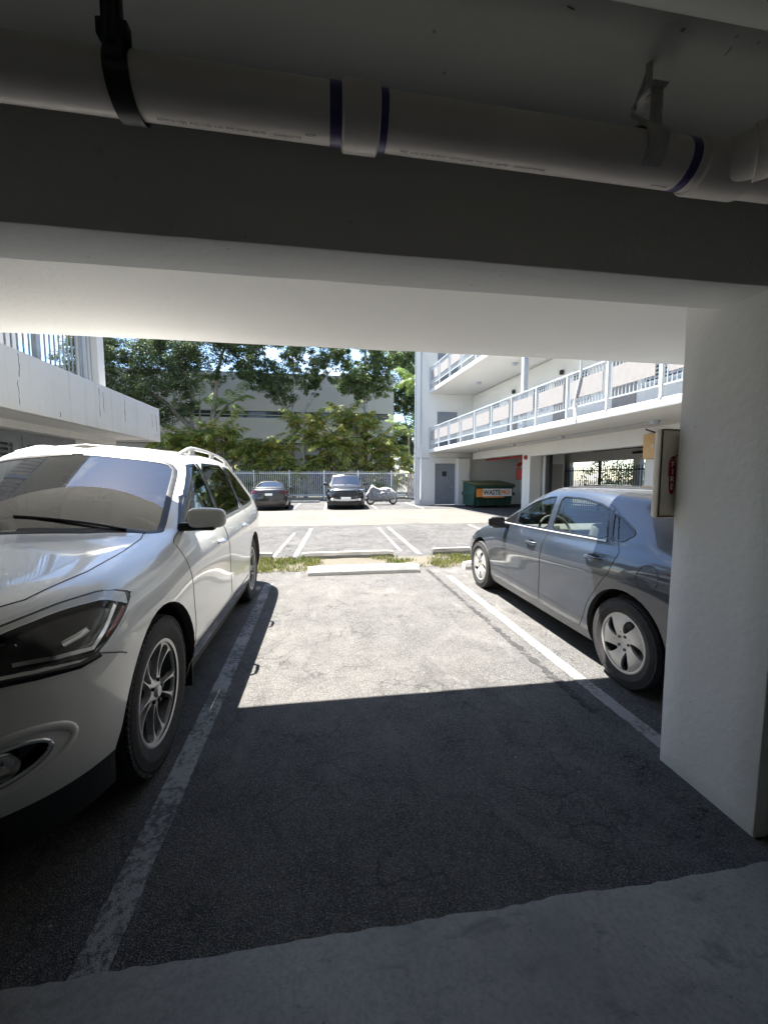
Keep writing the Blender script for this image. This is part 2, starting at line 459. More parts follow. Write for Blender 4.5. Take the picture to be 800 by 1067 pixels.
def stripe(a, b, w, mat, z=.003, jag=.006, seed=0):
    r = random.Random(seed); a = Vector((*a, 0)); b = Vector((*b, 0)); d = (b-a); L = d.length; d.normalize(); nrm = Vector((-d.y, d.x, 0)); n = max(2, int(L/.03))
    V = []
    for i in range(n+1):
        p = a+d*(L*i/n)
        for sg in (-1, 1): q = p+nrm*(sg*(w/2+(r.random()-.5)*jag)); V.append((q.x, q.y, z))
    tag(obj('parking_line', V, [(2*i, 2*i+1, 2*i+3, 2*i+2) for i in range(n)], mat), kind='structure')
stripe((-.725, 1.17), (-.80, 5.75), .112, M['line_old'], seed=1)
stripe((1.875, 1.80), (1.88, 5.85), .10, M['line_new'], seed=2)
stripe((-.575, 7.6), (-.40, 12.0), .10, M['line_new'], seed=3)
stripe((-.98, 7.7), (-.82, 11.2), .07, M['line_old'], seed=4)
stripe((1.855, 7.6), (1.93, 12.1), .10, M['line_new'], seed=5)
stripe((1.55, 8.0), (1.62, 12.0), .06, M['line_old'], seed=6)
stripe((4.45, 8.6), (4.62, 12.3), .10, M['line_new'], seed=7)
for i, x in enumerate((-4.3, -1.55, .02, 2.55, 4.9)):
    stripe((x, 19.3), (x+.1, 24.6), .11, M['line_new'], seed=20+i)
stripe((1.70, 2.2), (1.66, 6.3), .05, M['seam'], seed=31, jag=.04)
# grass
mb = MB(); r = random.Random(5)
def tuft(x, y, n, h, sp):
    for _ in range(n):
        a = r.random()*6.28; bx = x+r.gauss(0, sp); by = y+r.gauss(0, sp); w = .004+.004*r.random(); hh = h*(.4+.8*r.random())
        dx, dy = math.cos(a)*hh*.6, math.sin(a)*hh*.6; px, py = -math.sin(a)*w, math.cos(a)*w
        mb.add([(bx-px, by-py, .002), (bx+px, by+py, .002), (bx+dx*.4+px*.7, by+dy*.4+py*.7, hh*.7), (bx+dx, by+dy, hh), (bx+dx*.4-px*.7, by+dy*.4-py*.7, hh*.7)], [(0, 1, 2, 3, 4)])
for _ in range(1500):
    x = r.uniform(-3.5, 5.2); y = r.uniform(6.42, 7.42)
    dens_ = noise.noise((x*1.1, y*2.0, 4.0))+(.45 if x < -.1 else .0)+(.35 if 1.9 < x < 2.7 else 0)-(.30 if -.1 < x < 1.8 else 0)+.05
    if dens_ < r.random()*.6-.1: continue
    tuft(x, y, 14, .055+.02*max(0, dens_), .05)
tag(mb.build('grass', M['grass']), kind='stuff')
# litter of leaves and grit
mb = MB()
for _ in range(420):
    x = r.uniform(-3, 5); y = r.gauss(6.6, .5)
    if r.random() < .35: x, y = 1.70-abs(r.gauss(0, .09)), r.uniform(1.28, 1.85)
    s_ = r.uniform(.003, .009); a = r.random()*6.28
    P = [(x+s_*math.cos(a+k*1.26)*(1+.4*r.random()), y+s_*math.sin(a+k*1.26), .003+.006*r.random()) for k in range(5)]
    mb.add(P, [(0, 1, 2, 3, 4)])
tag(mb.build('grit', M['soil']), kind='stuff')

# ---------------------------------------------------------------- the garage building we stand in
gb = thing('garage_building', 'white concrete building overhead: low beam, dark ceiling and the broad pillar at right', 'building', (0, 1.4, 0))
def gpart(name, x0, x1, y0, y1, z0, z1, mat, bev=0.0, par=None):
    mb = MB(); mb.box(x0, x1, y0-1.4, y1-1.4, z0, z1, bev); return mb.build(name, mat, par or gb, auto=40 if bev else None)
# roughened beam: subdivided and slightly displaced so that its edges are not ruler straight
def rough_box(name, x0, x1, y0, y1, z0, z1, mat, par, step=.12, amp=.004, off=(0, 0, 0), tex=3.0, faces=None):
    bm = bmesh.new(); bmesh.ops.create_cube(bm, size=1)
    for v in bm.verts: v.co = Vector(((x0+x1)/2+v.co.x*(x1-x0), (y0+y1)/2+v.co.y*(y1-y0), (z0+z1)/2+v.co.z*(z1-z0)))
    bmesh.ops.bevel(bm, geom=list(bm.edges), offset=.008, segments=2, profile=.5, affect='EDGES')
    for ax, a, b in ((0, x0, x1), (1, y0, y1), (2, z0, z1)):
        n = int((b-a)/step)
        for k in range(1, n):
            co = [0, 0, 0]; co[ax] = a+(b-a)*k/n; no = [0, 0, 0]; no[ax] = 1
            bmesh.ops.bisect_plane(bm, geom=bm.verts[:]+bm.edges[:]+bm.faces[:], plane_co=co, plane_no=no)
    for v in bm.verts:
        d = noise.noise_vector(v.co*tex)*amp+noise.noise_vector(v.co*tex*5)*amp*.4; v.co += d
    for f in bm.faces: f.smooth = True
    for e in bm.edges:
        if e.calc_face_angle(0) > R(25): e.smooth = False
    bm.transform(Matrix.Translation(-Vector(off)))
    me = bpy.data.meshes.new(name); bm.to_mesh(me); bm.free()
    for m in (mat if isinstance(mat, list) else [mat]): me.materials.append(m)
    if faces:
        for p in me.polygons: p.material_index = faces(p)
    o = bpy.data.objects.new(name, me); COL.objects.link(o); o.parent = par; return o
O = (0, 1.4, 0)
rough_box('beam', -7, 6.5, 1.39, 1.61, 2.25, 2.62, [M['beam_shade_face'], M['near_soffit'], M['pillar']], gb, .10, .003, O,
          faces=lambda p: 0 if p.normal.y < -.5 else (2 if p.normal.z < -.5 else 1))  # tone chosen by face direction: shade painted into the beam's front
rough_box('pillar', 1.757, 2.25, 1.30, 1.78, -.02, 2.60, M['pillar'], gb, .10, .004, O)
gpart('ceiling', -8, 8, -6, 1.39, 2.60, 2.80, M['ceiling'])
rough_box('walkway_slab', -9, 9, 1.61, 3.33, 2.545, 2.68, M['near_soffit'], gb, .25, .004, O)
gpart('upper_wall', -9, 9, 1.39, 1.61, 2.62, 8.6, M['white_wall'])
gpart('upper_slab', -9, 9, 1.611, 3.33, 5.62, 5.78, M['white_soffit'])
gpart('roof', -9, 9, 1.0, 3.33, 8.6, 8.8, M['white_soffit'])
for z in (2.68, 5.78):
    mb = MB()
    mb.tube([(-9, 1.86, z+1.05), (9, 1.86, z+1.05)], .025, 6); mb.tube([(-9, 1.86, z+.12), (9, 1.86, z+.12)], .018, 6)
    x = -8.9
    while x < 9: mb.box(x-.009, x+.009, 1.851, 1.869, z+.12, z+1.05); x += .13
    for k in range(13): mb.box(-9+1.5*k-.03, -9+1.5*k+.03, 1.83, 1.89, z, z+1.08)
    mb.build('railing', M['rail_grey'], gb)
gpart('added_back_wall', -8, 8, -6.2, -6, -.02, 2.6, M['bounce_wall'])  # unseen wall added behind the camera to close off sky and bounce light
gpart('side_wall', -8.2, -8, -6.2, 1.39, -.02, 2.8, M['bounce_wall'])  # unseen wall added to hold the interior light down
gpart('side_wall', 5.6, 5.8, -6.2, 1.39, -.02, 2.8, M['bounce_wall'])  # likewise an added wall out of view, limiting light from the side
gpart('rear_beam', -8, 8, -6.0, -5.7, 2.25, 2.6, M['garage_in'])
gpart('inner_column', 2.252, 2.6, 1.0, 1.29, .022, 2.6, M['grey_paint'])
r = random.Random(77)
mb = MB()
for _ in range(46):
    x = r.uniform(-1.6, 1.9); y = r.uniform(.35, .98)-1.4; a = r.random()*3.14; L = .004+.02*r.random()**3; w = .0012+.002*r.random()
    dx, dy = math.cos(a)*L, math.sin(a)*L
    mb.add([(x-dx-dy*w*60*.3, y-dy, 2.5985), (x+dx, y+dy-w, 2.5985), (x+dx+w, y+dy+w, 2.5985), (x-dx+w, y-dy+2*w, 2.5985)], [(0, 1, 2, 3)])
mb.build('ceiling_specks', M['black'], gb)
mb = MB()
mb.tube([(.34, -.62, 2.598), (.62, -.60, 2.598), (.80, -.66, 2.598)], .0012, 4); mb.tube([(.95, .21-.005, 2.42), (1.0, .21-.005, 2.418)], .0012, 4)
mb.build('ceiling_scratch', M['black'], gb)
# round soffit duct at the upper right
mb = MB(); mb.tube([(-.6, -.66, 2.50), (4.8, -.66, 2.50)], .078, 28); mb.box(-.62, 4.8, -.72, -.60, 2.50, 2.599); mb.build('ceiling_duct', M['ceiling'], gb, smooth=True)

# drain pipe under the ceiling
pp = thing('drain_pipe', 'long pale plastic drain pipe hung under the dark ceiling, with purple primer at its joints', 'pipe', (0, 1.06, 2.388))
PR = .0585
def pz(x): return -.010*x
mb = MB(); mb.tube([(-3.5, 0, pz(-3.5)), (1.33, 0, pz(1.33))], PR, 40); mb.build('pipe_run', M['pvc'], pp, auto=40)
def collar(name, x0, x1, r, mat, par=pp, bev=.004):
    mb = MB(); mb.lathe([(PR*.98, x0), (r-bev, x0), (r, x0+bev), (r, x1-bev), (r-bev, x1), (PR*.98, x1)], 40, Matrix.Translation((0, 0, pz((x0+x1)/2)))); return mb.build(name, mat, par, auto=40)
# ---------------------------------------------------------------- car bodies: a smooth spline skin cut into panels
def bsp(t):
    return np.stack([(1-t)**3, 3*t**3-6*t**2+4, -3*t**3+3*t**2+3*t+1, t**3], -1)/6.0
MIR = np.array([-1.0, 1, 1])
class Skin:
    def __init__(s, cols):
        P = np.array(cols, float)                     # [Nc, Nr, 3]
        P = np.concatenate([(P[1]*MIR)[None], P, (P[-2]*MIR)[None]], 0)
        first = 2*P[:, 0] - P[:, 1]; last = P[:, -2]*MIR
        s.P = np.concatenate([first[:, None], P, last[:, None]], 1)
        s.nu = len(cols)-1; s.ns = len(cols[0])-1
        nu, ns = 420, 340
        U, S = np.meshgrid(np.linspace(0, s.nu, nu), np.linspace(0, s.ns, ns), indexing='ij')
        s.uv = np.stack([U.ravel(), S.ravel()], -1)
        s.pt = s.ev(s.uv); s.nr = s.nrm(s.uv); s.kd = {}
    def ev(s, uv):
        u = np.clip(uv[:, 0], 0, s.nu-1e-9); v = np.clip(uv[:, 1], 0, s.ns-1e-9)
        iu = u.astype(int); iv = v.astype(int); bu = bsp(u-iu); bv = bsp(v-iv)
        out = np.zeros((len(u), 3))
        for a in range(4):
            for b in range(4):
                out += (bu[:, a]*bv[:, b])[:, None]*s.P[iu+a, iv+b]
        return out
    def nrm(s, uv):
        e = 2e-3; a = uv.copy(); b = uv.copy(); a[:, 0] -= e; b[:, 0] += e
        c = uv.copy(); d = uv.copy(); c[:, 1] -= e; d[:, 1] += e
        n = np.cross(s.ev(b)-s.ev(a), s.ev(d)-s.ev(c))
        n /= np.linalg.norm(n, axis=1)[:, None]+1e-12
        return n
    def inv(s, pts, mode):
        """pts 3d (x,y,z); mode side / top / front / 3d -> uv"""
        ax = {'side': (1, 2), 'top': (0, 1), 'front': (0, 2), '3d': (0, 1, 2)}[mode]
        if mode not in s.kd:
            sel = {'side': (np.abs(s.nr[:, 0]) > .60) & (s.pt[:, 0] > .42), 'top': np.abs(s.nr[:, 2]) > .25,
                   'front': (np.abs(s.nr[:, 1]) > .2) & (s.pt[:, 1] < .3), '3d': np.ones(len(s.pt), bool)}[mode]
            idx = np.nonzero(sel)[0]; kd = KDTree(len(idx))
            for k, i in enumerate(idx):
                q = [s.pt[i][a] for a in ax] + [0]*(3-len(ax)); kd.insert(q, k)
            kd.balance(); s.kd[mode] = (kd, idx)
        kd, idx = s.kd[mode]; out = []
        for p in pts:
            q = [p[a] for a in ax] + [0]*(3-len(ax))
            k = kd.find(q)[1]; uv = s.uv[idx[k]].copy()
            for it in range(4):
                e = 1e-3
                B = s.ev(np.array([uv, uv+[e, 0], uv+[0, e]]))
                r = np.array([p[a] for a in ax]) - B[0][list(ax)]
                J = np.stack([(B[1]-B[0])[list(ax)]/e, (B[2]-B[0])[list(ax)]/e], 1)
                du = np.linalg.lstsq(J, r, rcond=1e-4)[0]
                if np.abs(du).max() > .25: break
                uv = uv+du
                uv[0] = min(max(uv[0], 0), s.nu); uv[1] = min(max(uv[1], 0), s.ns)
            out.append(uv)
        return np.array(out)

def rounded(poly, r=2, keep=.22):
    P = [np.array(p, float) for p in poly]
    for _ in range(r):
        Q = []
        for i in range(len(P)):
            a, b = P[i], P[(i+1) % len(P)]
            Q += [a*(1-keep)+b*keep, a*keep+b*(1-keep)]
        P = Q
    return P
def dens(poly, step=.04, closed=True):
    P = [np.array(p, float) for p in poly]; out = []
    for i in range(len(P) if closed else len(P)-1):
        a, b = P[i], P[(i+1) % len(P)]; n = max(1, int(np.linalg.norm(b-a)/step))
        out += [a+(b-a)*k/n for k in range(n)]
    if not closed: out.append(P[-1])
    return out
def pip(pts, poly):
    x, y = pts[:, 0], pts[:, 1]; ins = np.zeros(len(pts), bool); n = len(poly)
    for i in range(n):
        x0, y0 = poly[i]; x1, y1 = poly[(i+1) % n]
        if y0 == y1: continue
        c = ((y0 > y) != (y1 > y)) & (x < (x1-x0)*(y-y0)/(y1-y0)+x0); ins ^= c
    return ins

def side(pts): return [(0.8, y, z) for y, z in pts]
def circ(cy, cz, r, n=40): return [(0.8, cy+r*math.cos(2*math.pi*k/n), cz+r*math.sin(2*math.pi*k/n)) for k in range(n)]

def build_skin(skin, regions, parent, body_mat, du=.11, ds=.11):
    """regions: (name, mode, polygon3d, material or None(cut), offset, merge both sides, parent name)"""
    V = []; Ed = []
    gu = np.arange(0, skin.nu+1e-6, skin.nu/round(skin.nu/du)); gs = np.arange(0, skin.ns+1e-6, skin.ns/round(skin.ns/ds))
    nb = len(gs)
    for u in gu:
        for v in gs: V.append((u, v))
    for i in range(len(gu)-1): Ed += [(i*nb, (i+1)*nb), (i*nb+nb-1, (i+1)*nb+nb-1)]
    for j in range(nb-1): Ed += [(j, j+1), ((len(gu)-1)*nb+j, (len(gu)-1)*nb+j+1)]
    polys = []
    for rg in regions:
        uv = skin.inv(dens(rg['poly'], rg.get('step', .04)), rg['mode'])
        keep = [uv[0]]
        for q in uv[1:]:
            if np.abs(q-keep[-1]).max() > 1e-3: keep.append(q)
        polys.append(np.array(keep)); b = len(V); n = len(keep)
        V += [tuple(q) for q in keep]; Ed += [(b+i, b+(i+1) % n) for i in range(n)]
    r = delaunay_2d_cdt([Vector(v) for v in V], Ed, [], 0, 1e-6)
    W = np.array([tuple(v) for v in r[0]]); T = np.array([tuple(f) for f in r[2] if len(f) == 3])
    cen = W[T].mean(1)
    a = W[T[:, 1]]-W[T[:, 0]]; b = W[T[:, 2]]-W[T[:, 0]]
    area = a[:, 0]*b[:, 1]-a[:, 1]*b[:, 0]
    T[area < 0] = T[area < 0][:, ::-1]
    ok = np.abs(area) > 1e-9; T = T[ok]; cen = cen[ok]
    reg = np.full(len(T), -1)
    for k, pl in enumerate(polys):
        m = pip(cen, pl) & (reg == -1); reg[m] = k
    P = skin.ev(W); N = skin.nrm(W)
    # outward orientation
    ctr = np.array([0, 1.3, .8]); flip = np.median(np.einsum('ij,ij->i', N, P-ctr)) < 0
    if flip: N = -N; T = T[:, ::-1]
    skin.sign = -1 if flip else 1
    res = {}
    def emit(name, tris, mat, off, mirror, both, par):
        if len(tris) == 0: return None
        ids, invx = np.unique(tris, return_inverse=True); F = invx.reshape(-1, 3)
        p = P[ids]+N[ids]*off; n = N[ids]
        if both:
            q = p*MIR; F2 = F[:, ::-1]+len(p)
            p = np.concatenate([p, q]); n = np.concatenate([n, n*MIR]); F = np.concatenate([F, F2])
        if name in ('windshield', 'rear_window'):     # true glass: one taut, evenly curved sheet
            A = lambda q: np.stack([np.ones(len(q)), q[:, 0]**2, q[:, 2], q[:, 2]**2, q[:, 0]**2*q[:, 2]], 1)
            cf = np.linalg.lstsq(A(p), p[:, 1], rcond=None)[0]
            bp = skin.ev(polys[[g_['name'] for g_ in regions].index(name)]); bp = bp[bp[:, 0] > .012]
            bp = np.concatenate([bp, bp*MIR]); dist = np.array([np.min(np.linalg.norm(bp-q_, axis=1)) for q_ in p])
            bl = np.clip(dist/.13, 0, 1); bl = bl*bl*(3-2*bl); p[:, 1] = p[:, 1]*(1-bl)+(A(p) @ cf)*bl
            gx = 2*cf[1]*p[:, 0]+2*cf[4]*p[:, 0]*p[:, 2]; gz = cf[2]+2*cf[3]*p[:, 2]+cf[4]*p[:, 0]**2
            sgn_ = -1 if name == 'windshield' else 1
            n = np.stack([-gx, np.ones(len(p)), -gz], 1)*sgn_; n /= np.linalg.norm(n, axis=1)[:, None]
        if both: pass
        elif mirror:
            p = p*MIR; n = n*MIR; F = F[:, ::-1]
        return obj(name, p, F, mat, par, True, normals=n)
    body = emit('body', T[reg == -1], body_mat, 0, False, True, parent); res['body'] = body
    for k, rg in enumerate(regions):
        if rg['mat'] is None: continue
        par = res.get(rg.get('par'), parent) if rg.get('par') else parent
        t = T[reg == k]
        if rg.get('both'): res[rg['name']] = emit(rg['name'], t, rg['mat'], rg.get('off', 0), False, True, par)
        else:
            key = rg.get('key', rg['name'])
            parR = res.get(rg['par']+'#R', parent) if rg.get('par') and rg['par']+'#R' in res else par
            res[key] = emit(rg['name'], t, rg['mat'], rg.get('off', 0), False, False, par)
            res[key+'#R'] = emit(rg['name'], t, rg['mat'], rg.get('off', 0), True, False, parR)
    res['polys'] = polys
    return res

def ribbon(mb, skin, pts, mode, w=.006, off=.0015, closed=False, bulge=0.0, mirror=True, step=.03, uv=None, ext=None):
    """thin strip along a polyline on the skin"""
    if uv is None: uv = skin.inv(dens(pts, step, closed), mode)
    P = skin.ev(uv); N = skin.nrm(uv)*skin.sign; n = len(P)
    V = []
    for i in range(n):
        a = P[(i-1) % n] if closed else P[max(0, i-1)]; b = P[(i+1) % n] if closed else P[min(n-1, i+1)]
        t = b-a; t /= np.linalg.norm(t)+1e-9; c = np.cross(N[i], t); c /= np.linalg.norm(c)+1e-9
        V += [P[i]-c*w/2+N[i]*(off*.0), P[i]-c*w*.3+N[i]*(off+bulge), P[i]+c*w*.3+N[i]*(off+bulge), P[i]+c*w/2+N[i]*(off*.0)]
    F = []
    for i in range(n if closed else n-1):
        j = (i+1) % n
        for k in range(3): F.append((i*4+k, i*4+k+1, j*4+k+1, j*4+k))
    f0 = F[min(1, len(F)-1)]; fn = np.cross(V[f0[1]]-V[f0[0]], V[f0[3]]-V[f0[0]])
    if np.dot(fn, N[0]) < 0: F = [f[::-1] for f in F]
    mb.add(V, F)
    if mirror: mb.add([v*MIR for v in V], [f[::-1] for f in F])
    return uv

def plate(name, outer_r, holes, thick, mat, parent, dish=lambda r: 0.0, n=72, inner_r=0.0, ring_steps=6):
    """wheel face in the y-z plane with holes; faces +x"""
    V = []; Ed = []
    def ringpts(r): return [(r*math.cos(2*math.pi*k/n), r*math.sin(2*math.pi*k/n)) for k in range(n)]
    loops = [ringpts(outer_r)] + holes
    for lp in loops:
        b = len(V); V += lp; Ed += [(b+i, b+(i+1) % len(lp)) for i in range(len(lp))]
    for j in range(1, ring_steps):
        V += ringpts(outer_r*j/ring_steps)
    V.append((0, 0))
    r = delaunay_2d_cdt([Vector(v) for v in V], Ed, [], 0, 1e-6)
    W = np.array([tuple(v) for v in r[0]]); T = np.array([tuple(f) for f in r[2] if len(f) == 3])
    cen = W[T].mean(1); keep = np.hypot(cen[:, 0], cen[:, 1]) < outer_r
    for h in holes: keep &= ~pip(cen, h)
    T = T[keep]; a = W[T[:, 1]]-W[T[:, 0]]; b = W[T[:, 2]]-W[T[:, 0]]
    T[(a[:, 0]*b[:, 1]-a[:, 1]*b[:, 0]) < 0] = T[(a[:, 0]*b[:, 1]-a[:, 1]*b[:, 0]) < 0][:, ::-1]
    rr = np.hypot(W[:, 0], W[:, 1]); d = np.array([dish(q) for q in rr])
    top = np.stack([d, W[:, 0], W[:, 1]], -1); bot = top-np.array([thick, 0, 0]); m = len(W)
    F = [tuple(t) for t in T]+[tuple(t[::-1]+m) for t in T]
    cnt = {}
    for t in T:
        for i in range(3):
            e = (t[i], t[(i+1) % 3]); cnt[e] = 1
    for (i, j) in list(cnt):
        if (j, i) not in cnt: F.append((i, j+m, j)); F.append((i, i+m, j+m))
    mb = MB(); mb.add(np.concatenate([top, bot]), F)
    return mb.build(name, mat, parent, auto=35)

def rot2(p, a): return (p[0]*math.cos(a)-p[1]*math.sin(a), p[0]*math.sin(a)+p[1]*math.cos(a))
def rnd2(poly, r=2): return [tuple(p) for p in rounded([(x, y) for x, y in poly], r)]

def wheel(parent, loc, sgn, rt, rr, width, style, steer=0.0):
    """outer face towards +x * sgn"""
    w = bpy.data.objects.new('wheel', None); COL.objects.link(w); w.parent = parent
    w.location = loc; w.empty_display_size = .1
    w.rotation_euler = (0, 0, (0 if sgn > 0 else math.pi)+steer)
    h = width/2; s = rt-rr
    prof = [(rr-.012, -h*.8), (rr+.01, -h*.92), (rr+s*.45, -h), (rt-.035, -h*.97), (rt-.012, -h*.86), (rt, -h*.68)]
    for g in (-.52, -.2, .14, .46):
        x = g*h; prof += [(rt, x-.006), (rt-.009, x-.004), (rt-.009, x+.004), (rt, x+.006)]
    prof += [(rt, h*.68), (rt-.012, h*.86), (rt-.035, h*.97), (rt-.038, h*.955), (rr+s*.5, h*1.0), (rr+s*.45, h*1.012), (rr+s*.40, h*1.0), (rr+.016, h*.93), (rr+.004, h*.9), (rr-.012, h*.84)]
    mb = MB(); mb.lathe(prof, 72); tr = mb
    for k in range(84):                     # shoulder tread blocks
        a = 2*math.pi*k/84
        for sd in (-1, 1):
            Mx = Matrix.Rotation(a, 4, 'X')
            tr.box(min(sd*h*.70, sd*h*.93), max(sd*h*.70, sd*h*.93), -.0088, .0088, rt-.030, rt-.0085, 0, Mx)
    mb.build('tyre', M['rubber'], w, auto=30)
    mb = MB(); mb.lathe([(rr-.004, h*.90), (rr+.004, h*.86), (rr-.008, h*.80), (rr-.03, h*.55), (rr-.045, -h*.8), (rr+.0, -h*.9)], 64)
    rim = mb.build('rim', M['alloy_dark'], w, auto=40)
    mb = MB(); mb.lathe([(rr-.016, h*.86), (rr-.006, h*.90), (rr+.003, h*.885), (rr+.004, h*.86)], 64); mb.build('rim_lip', M['alloy'] if style == 'suv' else M['hub_silver'], w, auto=40)
    mb = MB(); mb.lathe([(rr*.62, h*.1), (rr*.62, h*.16), (.01, h*.16)], 40); mb.build('brake_disc', M['alloy_dark'], w, auto=30)
    if style == 'suv':
        holes = []
        R_ = rr-.018
        for k in range(5):
            a = 2*math.pi*k/5+.3
            # wide hole between spoke pairs, and a slot within each pair
            wide = [(R_*.25, -.018), (R_*.50, -.058), (R_*.94, -.088), (R_*.985, 0), (R_*.94, .088), (R_*.50, .058), (R_*.25, .018)]
            holes.append([rot2(p, a) for p in rnd2(wide)])
            slot = [(R_*.32, -.009), (R_*.60, -.026), (R_*.94, -.046), (R_*.975, 0), (R_*.94, .046), (R_*.60, .026), (R_*.32, .009)]
            holes.append([rot2(p, a+math.pi/5) for p in rnd2(slot)])
        dish = lambda r: h*.80-.022*math.sin(min(1, r/rr)*math.pi) - (.012 if r < .04 else 0)
        sp = plate('spokes', rr-.004, holes, .035, M['alloy'], w, dish, 80)
        # dark painted inlays in the spoke flanks
        mb = MB()
        for k in range(5):
            a = 2*math.pi*k/5+.3+math.pi/5
            for sd in (-1, 1):
                q = [(R_*.50, sd*.020), (R_*.90, sd*.050), (R_*.90, sd*.062), (R_*.50, sd*.036)]
                mb.add([(h*.80-.008-.018*0, *rot2(p, a)) for p in q], [(0, 1, 2, 3)])
        nuts = MB()
        for k in range(5):
            a = 2*math.pi*k/5; y, z = .057*math.cos(a), .057*math.sin(a)
            nuts.tube([(h*.62, y, z), (h*.80, y, z)], .010, 6)
        nuts.build('lug_nut', M['alloy_dark'], w)
        mb = MB(); mb.lathe([(0.0005, h*.84), (.026, h*.83), (.031, h*.79), (.031, h*.6)], 24); mb.build('hub_cap', M['alloy'], w, auto=35)
    else:
        holes = []; R_ = rr-.01
        for k in range(5):
            a = 2*math.pi*k/5+.2
            hl = [(R_*.33, -.004), (R_*.50, -.044), (R_*.80, -.094), (R_*.93, -.072), (R_*.88, -.020), (R_*.66, .004), (R_*.38, .008)]
            holes.append([rot2(p, a) for p in rnd2(hl)])
        dish = lambda r: h*.86-.012*math.cos(min(1, r/rr)*math.pi*1.6)-.004
        plate('hubcap', rr-.001, holes, .02, M['hub_silver'], w, dish, 80, ring_steps=8)
        mb = MB()
        for k in range(5):                        # dark crease beside each blade
            a = 2*math.pi*k/5+.2
            q = [rot2(p, a) for p in [(R_*.80, -.052), (R_*.97, -.079), (R_*.97, -.069), (R_*.80, -.046)]]
            mb.add([(dish(math.hypot(*p))+.0015, *p) for p in q], [(0, 1, 2, 3)])
            q = [rot2(p, a) for p in [(R_*.34, .028), (R_*.95, .056), (R_*.95, .066), (R_*.34, .036)]]
            mb.add([(dish(math.hypot(*p))+.0015, *p) for p in q], [(0, 1, 2, 3)])
        mb.build('hubcap_crease', M['alloy_dark'], w)
        nuts = MB()
        for k in range(5):
            a = 2*math.pi*k/5; y, z = .050*math.cos(a), .050*math.sin(a)
            nuts.lathe([(.0105, 0), (.0105, .006), (.007, .006), (.006, -.004), (.0005, -.004)], 12, Matrix.Translation((dish(.05), y, z)))
        nuts.build('lug_nut', M['alloy_dark'], w, auto=30)
    return w

def arch_liner(skin, uvpoly, parent, cy, cz, r, xin, mat_lip):
    """painted lip turned in from the body edge, and the dark well behind it"""
    uv = [q for q in uvpoly if q[1] > .02]
    # order by angle
    P = skin.ev(np.array(uv)); an = np.arctan2(P[:, 2]-cz, P[:, 1]-cy); an = np.where(an < -math.pi/2, an+2*math.pi, an)
    o = np.argsort(an); P = P[o]
    mb = MB(); V = []
    for p in P:
        V += [p, p-np.array([.05, 0, 0])]
    F = [(2*i, 2*i+1, 2*i+3, 2*i+2) for i in range(len(P)-1)]
    mb.add(V, F); mb.add([v*MIR for v in V], [f[::-1] for f in F])
    mb.build('arch_lip', mat_lip, parent, smooth=True)
    for sg in (1, -1):
        mb = MB(); n = len(P); V = []
        for p in P:
            d = np.array([0, p[1]-cy, p[2]-cz]); d /= np.linalg.norm(d)
            V += [p-np.array([.03, 0, 0])+d*.012, np.array([xin, p[1], p[2]])+d*.03]
        b = len(V); V += [np.array([xin, cy, cz])]
        F = [(2*i, 2*i+1, 2*i+3, 2*i+2) for i in range(n-1)]+[(2*i+1, b, 2*i+3) for i in range(n-1)]
        if sg < 0: V = [v*MIR for v in V]
        mb.add(V, F); mb.build('wheel_well', M['black'], parent)

def seat(parent, x, y, z, mat, w=.50, hr=True, face=-1):
    """seat facing front (-y)"""
    mb = MB()
    mb.box(x-w/2, x+w/2, y-.26, y+.26, z, z+.16, .05)
    Mx = Matrix.Translation((x, y+.26, z+.1)) @ Matrix.Rotation(R(-16), 4, 'X')
    mb.box(-w/2+.02, w/2-.02, -.06, .08, 0, .60, .055, Mx)
    s_ = mb.build('seat', mat, parent, auto=40)
    if hr:
        mb = MB(); mb.box(-.13, .13, -.05, .06, .64, .83, .045, Mx)
        mb.tube([Mx @ Vector((-.05, 0, .56)), Mx @ Vector((-.05, 0, .68))], .007, 6)
        mb.tube([Mx @ Vector((.05, 0, .56)), Mx @ Vector((.05, 0, .68))], .007, 6)
        mb.build('headrest', mat, s_, auto=40)
    return s_

def steering(parent, x, y, z):
    mb = MB(); Mx = Matrix.Translation((x, y, z)) @ Matrix.Rotation(R(-65), 4, 'X')
    pts = [Mx @ Vector((.185*math.cos(a), .185*math.sin(a), 0)) for a in [2*math.pi*k/32 for k in range(33)]]
    mb.tube(pts, .014, 8, False)
    mb.box(-.17, .17, -.02, .02, -.01, .01, 0.004, Mx); mb.box(-.06, .06, -.06, .05, -.02, .025, .012, Mx)
    mb.tube([Mx @ Vector((0, 0, -.02)), Mx @ Vector((0, -.0, -.22))], .03, 8)
    return mb.build('steering_wheel', M['seat_grey'], parent, auto=40)

